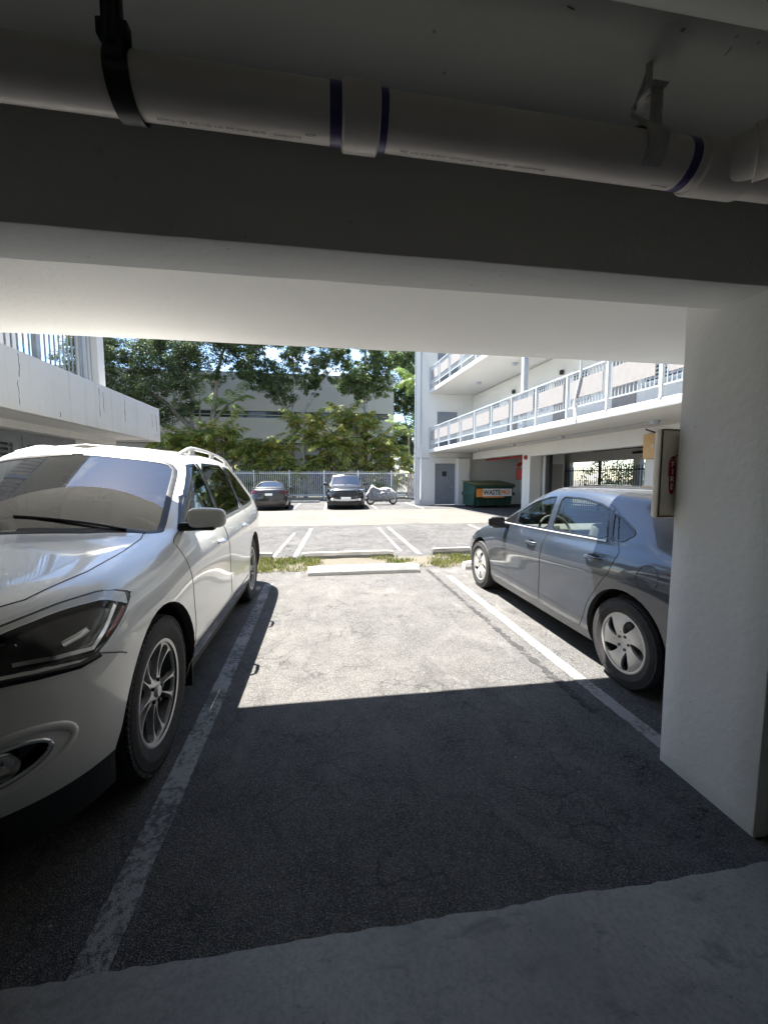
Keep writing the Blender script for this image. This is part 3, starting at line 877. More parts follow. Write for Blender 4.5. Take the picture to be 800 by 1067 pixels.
def mirror(parent, x, y, z, s, mat, sgn=1):
    """door mirror housing: rounded shell, longer across x; mirror face to the rear"""
    bm = bmesh.new(); bmesh.ops.create_cube(bm, size=1)
    for v in bm.verts:
        sx, sy, sz = v.co.x*2, v.co.y*2, v.co.z*2
        v.co = Vector((x+.145*s*(sx+0.05*sy), y+(.05+.018*(-sx))*sy*s, z+(.082+.014*(-sx)*0)*sz*s+(.014*s if sz > 0 and sx < 0 else 0)))
    bmesh.ops.subdivide_edges(bm, edges=bm.edges, cuts=1, use_grid_fill=True)
    for f in bm.faces: f.smooth = True
    me = bpy.data.meshes.new('side_mirror'); bm.to_mesh(me); bm.free()
    me.materials.append(mat)
    if sgn < 0:
        me.transform(Matrix.Diagonal((-1, 1, 1, 1))); me.flip_normals()
    o = bpy.data.objects.new('side_mirror', me); COL.objects.link(o); o.parent = parent
    sm = o.modifiers.new('s', 'SUBSURF'); sm.levels = 2; sm.render_levels = 2
    mb = MB(); b = x*sgn
    mb.box(min(b-sgn*.20*s, b+sgn*.06*s), max(b-sgn*.20*s, b+sgn*.06*s), y-.045*s, y+.045*s, z-.098*s, z-.066*s, .012)
    mb.box(min(b-sgn*.22*s, b-sgn*.10*s), max(b-sgn*.22*s, b-sgn*.10*s), y-.04*s, y+.05*s, z-.10*s, z-.03*s, .012)
    mb.build('mirror_base', M['blackplastic'], o, auto=40)
    return o
# ---------------------------------------------------------------- the tall family car (front towards local -y, origin at front axle on the ground)
def suv_cols():
    C = []
    def front(x5, ys, xc, yc, xr, yr, x13):
        # ys: y of rows 0..5 ; xc,yc cowl ; xr,yr windshield top
        z = [.39, .46, .58, .76, .90, 1.00]
        c = [(x, y, zz) for x, y, zz in zip(x5, ys, z)]
        x6, y6 = x5[5]*.95, ys[5]+.17
        c += [(x6, y6, 1.065), (x6*.55+xc*.45, y6*.5+yc*.5, 1.13-.02*x6), (xc, yc, 1.185-.02*xc),
              (xc*.5+xr*.5, yc*.5+yr*.5, 1.44-.03*xc), (xr, yr, 1.665-.09*xr), (xr*.92, yr+.14, 1.735-.06*xr), (xr*.5, yr+.12, 1.755), (0, x13, 1.765)]
        return c
    C.append(front([0]*6, [-.92, -.97, -.985, -.97, -.94, -.84], 0, .36, 0, 1.08, 1.2))
    C.append(front([.38]*6, [-.90, -.945, -.96, -.945, -.915, -.82], .20, .365, .17, 1.09, 1.25))
    C.append(front([.62, .63, .64, .64, .63, .62], [-.82, -.86, -.88, -.87, -.84, -.75], .40, .38, .34, 1.11, 1.3))
    C.append(front([.80, .82, .83, .83, .81, .77], [-.70, -.73, -.75, -.74, -.70, -.60], .56, .41, .47, 1.14, 1.35))
    C.append(front([.90, .925, .935, .93, .905, .83], [-.52, -.54, -.55, -.53, -.50, -.42], .66, .45, .56, 1.17, 1.4))
    # fender ahead of and over the wheel
    def fend(y, x, y6, x6, x7, y7, xc, yc, xr, yr, x13):
        return [(x-.02, y, .385), (x, y, .455), (x+.01, y, .57), (x+.012, y, .76), (x-.02, y, .91), (x-.075, y, 1.01),
                (x6, y6, 1.07), (x7, y7, 1.115), (xc, yc, 1.165), (xc*.5+xr*.5, yc*.5+yr*.5, 1.40), (xr, yr, 1.60), (xr*.93, yr+.12, 1.695), (.32, yr+.1, 1.75), (0, x13, 1.765)]
    C.append(fend(-.30, .945, -.24, .80, .745, .10, .715, .49, .62, 1.20, 1.45))
    C.append(fend(.05, .955, .10, .83, .785, .32, .765, .56, .655, 1.26, 1.5))
    def sd(y, w, zb, yu, lean, zt=1.62, top=1.765, narrow=0.0):
        y9, y10 = yu
        return [(w-.025, y, .33), (w-.0, y, .42), (w+.008, y, .57), (w-.004, y, .74), (w+.004, y, zb-.20), (w-.03, y, zb-.09),
                (w-.058, y, zb-.025), (w-.078, y, zb+.01), (w-.095, y+(y9-y)*.25, zb+.06), (w-.15-narrow*.5, y9, zb*.5+zt*.5), (w-.235-narrow, y10, zt), (w-.33-narrow, y10, zt+.085),
                (.34, y10, top-.012), (0, y10, top)]
    C.append(sd(.45, .955, 1.11, (.93, 1.34), 0))
    C.append(sd(.92, .96, 1.12, (1.12, 1.47), 0))
    C.append(sd(1.5, .965, 1.135, (1.55, 1.72), 0, 1.645, 1.775))
    C.append(sd(2.15, .965, 1.15, (2.15, 2.2), 0, 1.645, 1.775))
    C.append(sd(2.7, .965, 1.17, (2.68, 2.66), 0, 1.63, 1.77, .01))
    C.append(sd(3.15, .96, 1.19, (3.1, 3.02), 0, 1.60, 1.755, .03))
    C.append(sd(3.58, .93, 1.21, (3.46, 3.36), 0, 1.56, 1.735, .05))
    def rear(x, ys, xs, f=1.0):
        z = [.40, .46, .60, .80, .98, 1.10, 1.18, 1.22, 1.28, 1.44, 1.58, 1.66, 1.70, 1.72]
        return [(a, b, c) for a, b, c in zip(xs, ys, z)]
    C.append(rear(.8, [3.86, 3.90, 3.92, 3.86, 3.82, 3.81, 3.80, 3.79, 3.77, 3.72, 3.66, 3.62, 3.58, 3.5],
                  [.83, .86, .87, .85, .84, .82, .80, .78, .76, .70, .62, .54, .28, 0]))
    C.append(rear(.5, [3.98, 4.03, 4.05, 4.00, 3.94, 3.93, 3.92, 3.91, 3.89, 3.84, 3.80, 3.76, 3.66, 3.58],
                  [.5, .52, .53, .52, .51, .5, .49, .48, .46, .43, .4, .36, .2, 0]))
    C.append(rear(0, [4.0, 4.06, 4.08, 4.03, 3.97, 3.96, 3.95, 3.94, 3.92, 3.88, 3.85, 3.8, 3.7, 3.62], [0]*14))
    return C

def sharpen(cols, k, nfront, lift=0.0):
    """extra rows just below and above row k give the cowl (and deck) a crisp break"""
    out = []
    for i, c in enumerate(cols):
        a, b, d = np.array(c[k-1]), np.array(c[k]), np.array(c[k+1])
        out.append(list(c[:k])+[tuple(a*.22+b*.78)]+[tuple(b)]+[tuple(b*.80+d*.20)]+list(c[k+1:]))
    return out
def build_suv(root, paint, tint_front, tint_rear, far=False):
    sk = Skin(sharpen(suv_cols(), 8, 7))
    A1, A2 = (0, .395, .452), (2.90, .395, .452)
    g = .05 if not far else .12
    win_f = rounded(side([(.60, 1.165), (.66, 1.20), (1.17, 1.555), (1.30, 1.605), (1.455, 1.62), (1.46, 1.16)]), 1, .12)
    win_r = rounded(side([(1.535, 1.162), (1.53, 1.625), (2.36, 1.625), (2.44, 1.19)]), 1, .12)
    win_q = rounded(side([(2.51, 1.20), (2.43, 1.620), (2.72, 1.60), (3.00, 1.47), (3.24, 1.27), (3.20, 1.225), (3.0, 1.212)]), 1, .15)
    wsh = rounded([(-.76, .53, 0), (-.70, .46, 0), (-.40, .405, 0), (0, .385, 0), (.40, .405, 0), (.70, .46, 0), (.76, .53, 0), (.655, 1.16, 0), (.60, 1.20, 0), (.3, 1.15, 0), (0, 1.13, 0), (-.3, 1.15, 0), (-.60, 1.20, 0), (-.655, 1.16, 0)], 1, .12)
    wshp = [p for p in wsh if p[0] >= -1e-6]
    wshp = sorted(wshp, key=lambda p: math.atan2(p[1]-.8, p[0]))
    wshp = [np.array((0, wshp[0][1], 0))]+wshp+[np.array((0, wshp[-1][1], 0))]
    hoodp = [(0, -.80, 0), (.3, -.78, 0), (.55, -.68, 0), (.66, -.52, 0), (.715, -.22, 0), (.725, .10, 0), (.715, .34, 0), (.69, .44, 0), (.62, .42, 0), (.3, .365, 0), (0, .345, 0)]
    hl = [(.84, -.195, .952), (.80, -.28, .968), (.755, -.43, .985), (.70, -.60, .99), (.62, -.74, .985), (.56, -.80, .95), (.58, -.83, .895), (.68, -.76, .862), (.78, -.655, .842), (.845, -.55, .822), (.868, -.50, .830), (.878, -.33, .902)]
    gr = [(0, -.97, .93), (.30, -.955, .93), (.48, -.90, .93), (.52, -.89, .84), (.46, -.93, .66), (.30, -.96, .62), (0, -.98, .62)]
    low = [(0, -.97, .56), (.42, -.94, .56), (.50, -.92, .50), (.44, -.93, .42), (0, -.96, .41)]
    fog = [(.60+.135*math.cos(a), -.8, .525+.062*math.sin(a)) for a in [2*math.pi*k/20 for k in range(20)]]
    fog = [(.735+.098*math.cos(a), -.7, .582+.058*math.sin(a)+.016*math.cos(a)) for a in [2*math.pi*k/24 for k in range(24)]]
    fogrec = [(.745+.128*math.cos(a), -.7, .582+.088*math.sin(a)+.018*math.cos(a)) for a in [2*math.pi*k/24 for k in range(24)]]
    bl = [(0, 3.95, 1.27), (.40, 3.92, 1.27), (.66, 3.80, 1.30), (.60, 3.72, 1.55), (.36, 3.80, 1.60), (0, 3.85, 1.61)]
    tl = [(.70, 3.84, 1.18), (.85, 3.75, 1.17), (.91, 3.55, 1.12), (.92, 3.55, .98), (.86, 3.80, .90), (.74, 3.87, .92)]
    fd = side([(.455, .44), (1.485, .44), (1.49, 1.1), (1.485, 1.665), (1.24, 1.665), (1.10, 1.60), (.50, 1.175), (.43, 1.10), (.47, .85), (.475, .6)])
    rd = side([(1.50, .44), (2.40, .44), (2.44, .62), (2.56, .78), (2.66, .88), (2.62, 1.1), (2.47, 1.20), (2.39, 1.665), (1.50, 1.67), (1.505, 1.1)])
    sill = side([(.40, .35), (2.48, .35), (2.46, .41), (2.40, .432), (.48, .432), (.42, .41)])
    B = M['gloss_black']
    regs = [
        dict(name='cut', mode='side', poly=circ(*A1), mat=None, step=.05), dict(name='cut2', mode='side', poly=circ(*A2), mat=None, step=.05),
        dict(name='front_side_window', mode='side', poly=win_f, mat=tint_front, off=-.004),
        dict(name='rear_side_window', mode='side', poly=win_r, mat=tint_rear, off=-.004),
        dict(name='quarter_window', mode='side', poly=win_q, mat=tint_rear, off=-.004),
        dict(name='windshield', mode='top', poly=wshp, mat=M['glass_wind'], off=-.003, both=True),
        dict(name='headlight', mode='3d', poly=hl, mat=M['gloss_black'], off=-.028),
        dict(name='fog_light', mode='front', poly=fog, mat=M['gloss_black'], off=-.035),
        dict(name='grille', mode='front', poly=gr, mat=M['blackplastic'], off=-.02, both=True),
        dict(name='lower_grille', mode='front', poly=low, mat=M['blackplastic'], off=-.02, both=True),
        dict(name='rear_window', mode='3d', poly=bl, mat=tint_rear, off=-.003, both=True),
        dict(name='taillight', mode='3d', poly=tl, mat=M['red_lens'], off=.003),
        dict(name='hood', mode='top', poly=hoodp, mat=paint, off=.0015, both=True),
        dict(name='front_door', mode='side', poly=fd, mat=paint, off=.0012),
        dict(name='rear_door', mode='side', poly=rd, mat=paint, off=.0012),
        dict(name='sill_trim', mode='side', poly=sill, mat=M['chrome'] if not far else M['blackplastic'], off=.004),
    ]
    res = build_skin(sk, regs, root, paint, .11 if not far else .25, .11 if not far else .25)
    # arches
    for k, a, xin in ((0, A1, .60), (1, A2, .60)):
        arch_liner(sk, res['polys'][k], root, a[0], a[1], a[2], xin, paint)
    # window surrounds
    for poly, mode, nm in ((win_f, 'side', 'window_trim'), (win_r, 'side', 'window_trim'), (win_q, 'side', 'window_trim')):
        mb = MB(); ribbon(mb, sk, poly, mode, .030, .003, True); mb.build(nm, B, root, smooth=True)
    mb = MB(); ribbon(mb, sk, wshp[1:-1], 'top', .045, .002, False); mb.build('windshield_trim', M['black'], res['windshield'], smooth=True)
    mb = MB()
    for p0 in ([(1.497, 1.16), (1.492, 1.625)], [(2.475, 1.19), (2.395, 1.62)]):
        ribbon(mb, sk, side(p0), 'side', .075, .0035)
    mb.build('pillar_trim', B, root, smooth=True)
    if not far:
        mb = MB(); ribbon(mb, sk, side([(.62, 1.150), (1.5, 1.148), (2.5, 1.178), (3.2, 1.212)]), 'side', .014, .004, False, .003)
        mb.build('belt_moulding', M['chrome'], root, smooth=True)
    # seams
    mb = MB()
    for poly in (fd, rd): ribbon(mb, sk, rounded(poly, 1, .1), 'side', .007, .0018, True)
    ribbon(mb, sk, hoodp[1:], 'top', .008, .002)
    ribbon(mb, sk, [(.865, -.50, .815), (.93, -.42, .785), (.955, -.39, .77)], '3d', .006, .0015)
    mb.build('panel_gap', M['black'], res['body'])
    mb = MB(); ribbon(mb, sk, [(0, -.80, 0), (.3, -.78, 0), (.55, -.70, 0)], 'top', .02, .003); mb.build('grille_trim', M['chrome'], res['grille'], smooth=True)
    if not far:
        mb = MB(); ribbon(mb, sk, [(.40, -.9, .92), (.36, -.9, .80), (.26, -.9, .68), (0, -.9, .655)], 'front', .035, .006, False, .012); mb.build('grille_surround', M['chrome'], res['grille'], smooth=True)
    else:
        mb = MB(); ribbon(mb, sk, [(.62, -.8, .50), (.4, -.9, .47), (0, -.9, .46)], 'front', .10, .02, False, .01); mb.build('bumper_guard', M['alloy'], root, smooth=True)
    # headlight: rim, bright strip along the top, inner bowls, amber reflector, clear lens
    for sg, suf in ((1, ''), (-1, '#R')):
        hp = res['headlight'+suf]
        mb = MB(); ribbon(mb, sk, rounded(hl, 1, .2), '3d', .010, .001, True, 0, False, .03)
        def mx(mb):
            if sg < 0: mb.v = [tuple(np.array(v)*MIR) for v in mb.v]; mb.f = [f[::-1] for f in mb.f]
        mx(mb); mb.build('headlight_rim', M['black'], hp, smooth=True)
        if far:
            mb = MB()
            ribbon(mb, sk, [(.83, -.20, .93), (.79, -.45, .94), (.66, -.74, .94)], '3d', .10, .004, False, 0, False, .05); mx(mb)
            mb.build('reflector', M['chrome'], hp, smooth=True); continue
        mb = MB(); ribbon(mb, sk, [(.835, -.25, .935), (.79, -.32, .95), (.75, -.44, .965), (.70, -.58, .97), (.63, -.71, .965)], '3d', .058, .0, False, 0, False, .03)
        mx(mb); mb.build('light_strip', M['alloy'], hp, smooth=True)
        mb = MB(); ribbon(mb, sk, [(.862, -.29, .915), (.868, -.38, .88), (.864, -.45, .848)], '3d', .036, -.003, False, 0, False, .03)
        mx(mb); mb.build('side_reflector', M['amber'], hp, smooth=True)
        mb = MB(); ribbon(mb, sk, [(.83, -.33, .93), (.85, -.44, .88), (.845, -.52, .84), (.79, -.62, .852), (.72, -.70, .868)], '3d', .014, -.004, False, .004, False, .03)
        mx(mb); mb.build('chrome_edge', M['chrome'], hp, smooth=True)
        mb = MB()
        for (cx, cy, cz, r) in ((.745, -.555, .915, .034), (.685, -.66, .912, .036)):
            Mx = Matrix.Translation((cx*sg, cy, cz)) @ Matrix.Rotation(R(-90+ (28 if sg > 0 else -28)), 4, 'Z')
            mb.lathe([(.004, .012), (r*.5, .006), (r*.62, -.02), (r*.9, .02), (r, .028), (r*1.05, .02)], 24, Mx)
        mb.build('projector', M['chrome'], hp, auto=30)
        mb = MB(); ribbon(mb, sk, [(.79, -.585, .878), (.81, -.53, .885), (.82, -.49, .893)], '3d', .022, -.012, False, .004, False, .03)
        mx(mb); mb.build('inner_reflector', M['chrome'], hp, smooth=True)
        # lens
        uv = sk.inv(dens(rounded(hl, 1, .2), .03), '3d')
        # black lower moulding under the lamp
        mb = MB(); ribbon(mb, sk, [(.872, -.51, .815), (.835, -.58, .806), (.77, -.68, .822), (.67, -.78, .842), (.56, -.84, .87)], '3d', .024, .004, False, .003, False, .03)
        mx(mb); mb.build('lamp_moulding', M['gloss_black'], hp, smooth=True)
        fp = res['fog_light'+suf]
        mb = MB(); ribbon(mb, sk, rounded(fog, 1, .2), 'front', .016, .006, True, .004, False, .03); mx(mb); mb.build('chrome_ring', M['chrome'], fp, smooth=True)
        mb = MB()
        P = sk.ev(sk.inv([(.735, -.7, .575)], 'front'))[0]
        Mx = Matrix.Translation((P[0]*sg, P[1]+.02, P[2])) @ Matrix.Rotation(R(-90+(35 if sg > 0 else -35)), 4, 'Z')
        mb.lathe([(.001, -.02), (.03, -.012), (.043, .006), (.046, .0)], 24, Mx); mb.build('fog_bulb', M['chrome'], fp, auto=30)
        # the raised painted ridge around the fog lamp recess
        mb = MB(); ribbon(mb, sk, rounded(fogrec, 1, .2), 'front', .030, .005, True, .002, False, .03); mx(mb); mb.build('bumper_ridge', paint, res['body'], smooth=True)
    # lenses as their own clear skins
    if not far:
        P0 = sk.inv(dens(rounded(hl, 1, .2), .03), '3d')
        c = P0.mean(0); V = []; F = []; n = len(P0); K = 6
        for k in range(K+1):
            for q in P0: V.append(c+(q-c)*(1-k/K*.999))
        for k in range(K):
            for i in range(n):
                j = (i+1) % n; F.append((k*n+i, k*n+j, (k+1)*n+j, (k+1)*n+i))
        V = np.array(V); p = sk.ev(V)+sk.nrm(V)*sk.sign*.001
        obj('lens', p, F, M['lens'], res['headlight'], True)
        obj('lens', p*MIR, [f[::-1] for f in F], M['lens'], res['headlight#R'], True)
    # dark lower valance and floor
    mb = MB()
    for sg in (1, -1):
        pass
    uvb = np.array([(u, 0.0) for u in np.linspace(0, sk.nu, 120)])
    Pb = sk.ev(uvb)
    def inarch(p): return any(abs(p[1]-a[0]) < a[2]+.0 for a in (A1, A2)) and abs(p[0]) > .5
    V = []; F = []
    for i, p in enumerate(Pb):
        c = np.array([0, 1.5, 0]); q = p.copy(); q[0] *= .965; q[1] = 1.5+(q[1]-1.5)*.972; q[2] = .21 if p[1] < 0 else .24
        V += [p+np.array([0, 0, .004]), q]
        if i and not (inarch(Pb[i]) and inarch(Pb[i-1])): F.append((2*i-2, 2*i-1, 2*i+1, 2*i))
    mb.add(V, F); mb.add([v*MIR for v in V], [f[::-1] for f in F])
    mb.box(-.60, .60, -.85, 3.9, .23, .40); mb.box(-.88, .88, .5, 2.40, .24, .36)
    mb.build('lower_cladding', M['blackplastic'], root)
    # wheels
    for (y, sg, st) in ((0, 1, 0), (0, -1, 0), (2.90, 1, 0), (2.90, -1, 0)):
        wheel(root, (sg*.812, y, .39), sg, .392, .262, .235, 'suv' if not far else 'suv', R(st))
    # mud flap of the front wheel (dark rubber)
    mb = MB(); mb.box(.73, .93, .462, .475, .17, .52, .004); mb.box(-.93, -.73, .462, .475, .17, .52, .004)
    mb.build('mud_flap', M['blackplastic'], root)
    # mirrors, handles, rails, wipers
    for sg in (1, -1): mirror(root, 1.02, .60, 1.238, .80, paint, sg)
    for sg, suf in ((1, ''), (-1, '#R')):
        for y, z, dn in ((1.36, .985, 'front_door'), (2.36, 1.00, 'rear_door')):
            mb = MB(); q = sk.ev(sk.inv([(0, y-.10, z)], 'side'))[0]
            x = q[0]
            pts = [(sg*(x+.0), y-.19, z), (sg*(x+.033), y-.165, z+.003), (sg*(x+.038), y-.10, z+.005), (sg*(x+.033), y-.03, z+.003), (sg*(x+.0), y-.005, z)]
            mb.tube(pts, [.012, .014, .015, .014, .012], 8)
            mb.build('door_handle', M['chrome'], res[dn+suf], auto=50)
    for sg in (1, -1):
        mb = MB()
        ys = np.linspace(1.42, 3.45, 26); pts = []
        for y in ys:
            q = sk.ev(sk.inv([(sg*.60*sg, y, 0)], 'top'))[0]
            h = .050*min(1, (y-1.42)/.28, (3.45-y)/.35)
            pts.append((sg*.60, y, q[2]+.004+h))
        mb.tube(pts, .017, 8)
        for y in (1.75, 2.45, 3.1):
            q = sk.ev(sk.inv([(.60, y, 0)], 'top'))[0]; mb.box(min(sg*.585, sg*.615), max(sg*.585, sg*.615), y-.05, y+.05, q[2]-.01, q[2]+.05, .006)
        mb.build('roof_rail', M['alloy'] if not far else M['dark_metal'], root, auto=40)
    mb = MB()          # sunroof panel
    for (ya, yb) in ((1.42, 1.95), (2.15, 2.75)):
        V = []; F = []; nx, ny = 9, 7
        for i in range(nx):
            for j in range(ny):
                x = -.42+.84*i/(nx-1); y = ya+(yb-ya)*j/(ny-1)
                q = sk.ev(sk.inv([(abs(x), y, 0)], 'top'))[0]; V.append((x, y, q[2]+.004))
        for i in range(nx-1):
            for j in range(ny-1): F.append((i*ny+j, (i+1)*ny+j, (i+1)*ny+j+1, i*ny+j+1))
        mb.add(V, F)
    mb.build('sunroof', M['gloss_black'], root, smooth=True)
    if not far:
        mb = MB()
        for xa, xb in ((.60, -.02), (-.12, -.68)):
            pts = []
            for k in range(10):
                x = xa+(xb-xa)*k/9; q = sk.ev(sk.inv([(abs(x), .43+.05*k/9, 0)], 'top'))[0]
                pts.append((x, q[1], q[2]+.012))
            mb.tube(pts, .008, 6)
        mb.build('wiper', M['black'], root)
        # cowl strip
        mb = MB(); ribbon(mb, sk, [(.70, .455, 0), (.40, .385, 0), (0, .362, 0)], 'top', .05, .004); mb.build('cowl_panel', M['blackplastic'], root, smooth=True)
        mb = MB(); mb.box(-.72, .72, .50, 1.05, .88, 1.10, .05); mb.build('dashboard', M['seat_grey'], root, auto=40)
        for x in (.38, -.38): seat(root, x, 1.55, .62, M['seat_tan'])
        seat(root, .40, 2.5, .66, M['seat_grey'], .55); seat(root, -.40, 2.5, .66, M['seat_grey'], .55)
        steering(root, .38, 1.12, 1.05)
        mb = MB(); mb.box(-.04, .04, 1.10, 1.13, 1.50, 1.55, .008); mb.box(-.12, .12, 1.12, 1.15, 1.46, 1.53, .015); mb.build('rear_view_mirror', M['black'], root, auto=40)
    else:
        mb = MB(); mb.box(-.24, .24, -1.0, -.985, .50, .62, .003); mb.build('number_plate', M['letter_white'], root)
        mb = MB(); mb.box(-.72, .72, .55, 3.4, .5, .95); mb.build('cabin', M['seat_grey'], root)
        mb = MB()
        for sg in (1, -1):
            Mx = Matrix.Translation((sg*.66, -.90, .50)) @ Matrix.Rotation(R(-90), 4, 'Z'); mb.lathe([(.001, .02), (.06, .015), (.07, -.02)], 16, Mx)
        mb.build('fog_light_lens', M['letter_white'], root, smooth=True)
    return sk, res

# ---------------------------------------------------------------- the saloon (same convention)
def sedan_cols():
    C = []
    def front(xs, ys, xc, yc, xr, yr, x13):
        z = [.22, .30, .42, .56, .65, .72]
        c = [(x, y, zz) for x, y, zz in zip(xs, ys, z)]
        x6, y6 = xs[5]*.94, ys[5]+.22
        c += [(x6, y6, .80), (x6*.55+xc*.45, y6*.45+yc*.55, .90-.01*x6), (xc, yc, .975-.02*xc),
              (xc*.5+xr*.5, yc*.5+yr*.5, 1.20-.02*xc), (xr, yr, 1.375-.05*xr), (xr*.9, yr+.16, 1.415-.03*xr), (xr*.5, yr+.18, 1.43), (0, x13, 1.436)]
        return c
    C.append(front([0]*6, [-.84, -.87, -.885, -.88, -.85, -.78], 0, .10, 0, .98, 1.2))
    C.append(front([.34]*6, [-.82, -.85, -.865, -.86, -.83, -.76], .18, .11, .16, .99, 1.25))
    C.append(front([.56, .57, .58, .58, .57, .55], [-.74, -.77, -.785, -.78, -.75, -.68], .36, .14, .30, 1.02, 1.3))
    C.append(front([.72, .735, .745, .745, .73, .69], [-.62, -.64, -.655, -.65, -.62, -.55], .50, .18, .41, 1.05, 1.35))
    C.append(front([.80, .82, .83, .825, .80, .75], [-.46, -.48, -.49, -.48, -.45, -.38], .60, .23, .49, 1.08, 1.4))
    def fend(y, x, y6, x6, x7, y7, xc, yc, xr, yr, x13):
        return [(x-.03, y, .22), (x, y, .30), (x+.008, y, .42), (x+.008, y, .56), (x-.01, y, .67), (x-.045, y, .76),
                (x6, y6, .835), (x7, y7, .885), (xc, yc, .95), (xc*.5+xr*.5, yc*.5+yr*.5, 1.17), (xr, yr, 1.345), (xr*.90, yr+.12, 1.395), (.27, yr+.15, 1.428), (0, x13, 1.436)]
    C.append(fend(-.27, .85, -.20, .73, .68, .02, .655, .29, .535, 1.11, 1.45))
    C.append(fend(.03, .862, .08, .77, .725, .22, .70, .38, .565, 1.16, 1.5))
    def sd(y, w, zb, yu, zt=1.33, top=1.438, narrow=0.0, z5=.0):
        y9, y10 = yu
        return [(w-.045, y, .19), (w-.018, y, .27), (w+.0, y, .42), (w-.006, y, .58), (w+.006, y, zb-.23), (w-.012, y, zb-.12),
                (w-.045, y, zb-.045), (w-.07, y, zb-.01), (w-.09, y+(y9-y)*.25, zb+.04), (w-.155-narrow*.5, y9, zb*.5+zt*.5), (w-.25-narrow, y10, zt), (w-.325-narrow, y10, zt+.065),
                (.28, y10, top-.010), (0, y10, top)]
    C.append(sd(.45, .868, .92, (.80, 1.24)))
    C.append(sd(.90, .872, .935, (1.08, 1.38)))
    C.append(sd(1.45, .876, .95, (1.48, 1.60), 1.345))
    C.append(sd(2.02, .878, .965, (2.02, 1.96), 1.335, 1.43))
    C.append(sd(2.50, .878, .985, (2.42, 2.22), 1.305, 1.415, .015))
    C.append(sd(2.85, .872, 1.005, (2.76, 2.44), 1.27, 1.40, .04))
    C.append([(.80, 3.22, .24), (.835, 3.22, .32), (.85, 3.22, .45), (.85, 3.22, .62), (.84, 3.22, .80), (.81, 3.22, .93),
              (.765, 3.20, .99), (.72, 3.16, 1.015), (.66, 3.08, 1.04), (.60, 2.92, 1.13), (.50, 2.66, 1.25), (.44, 2.50, 1.345), (.26, 2.42, 1.385), (0, 2.3, 1.405)])
    def rear(ys, xs):
        z = [.28, .36, .48, .64, .80, .93, 1.01, 1.04, 1.065, 1.15, 1.26, 1.34, 1.375, 1.40]
        return [(a, b, c) for a, b, c in zip(xs, ys, z)]
    C.append(rear([3.46, 3.49, 3.50, 3.47, 3.44, 3.42, 3.36, 3.26, 3.12, 2.94, 2.72, 2.56, 2.46, 2.35], [.74, .77, .78, .77, .76, .74, .69, .63, .56, .49, .41, .36, .22, 0]))
    C.append(rear([3.58, 3.61, 3.62, 3.59, 3.56, 3.54, 3.47, 3.34, 3.16, 2.97, 2.75, 2.59, 2.48, 2.37], [.42, .44, .44, .44, .43, .42, .4, .37, .33, .29, .25, .21, .12, 0]))
    C.append(rear([3.60, 3.63, 3.64, 3.61, 3.58, 3.56, 3.49, 3.36, 3.18, 2.99, 2.77, 2.61, 2.5, 2.39], [0]*14))
    return C

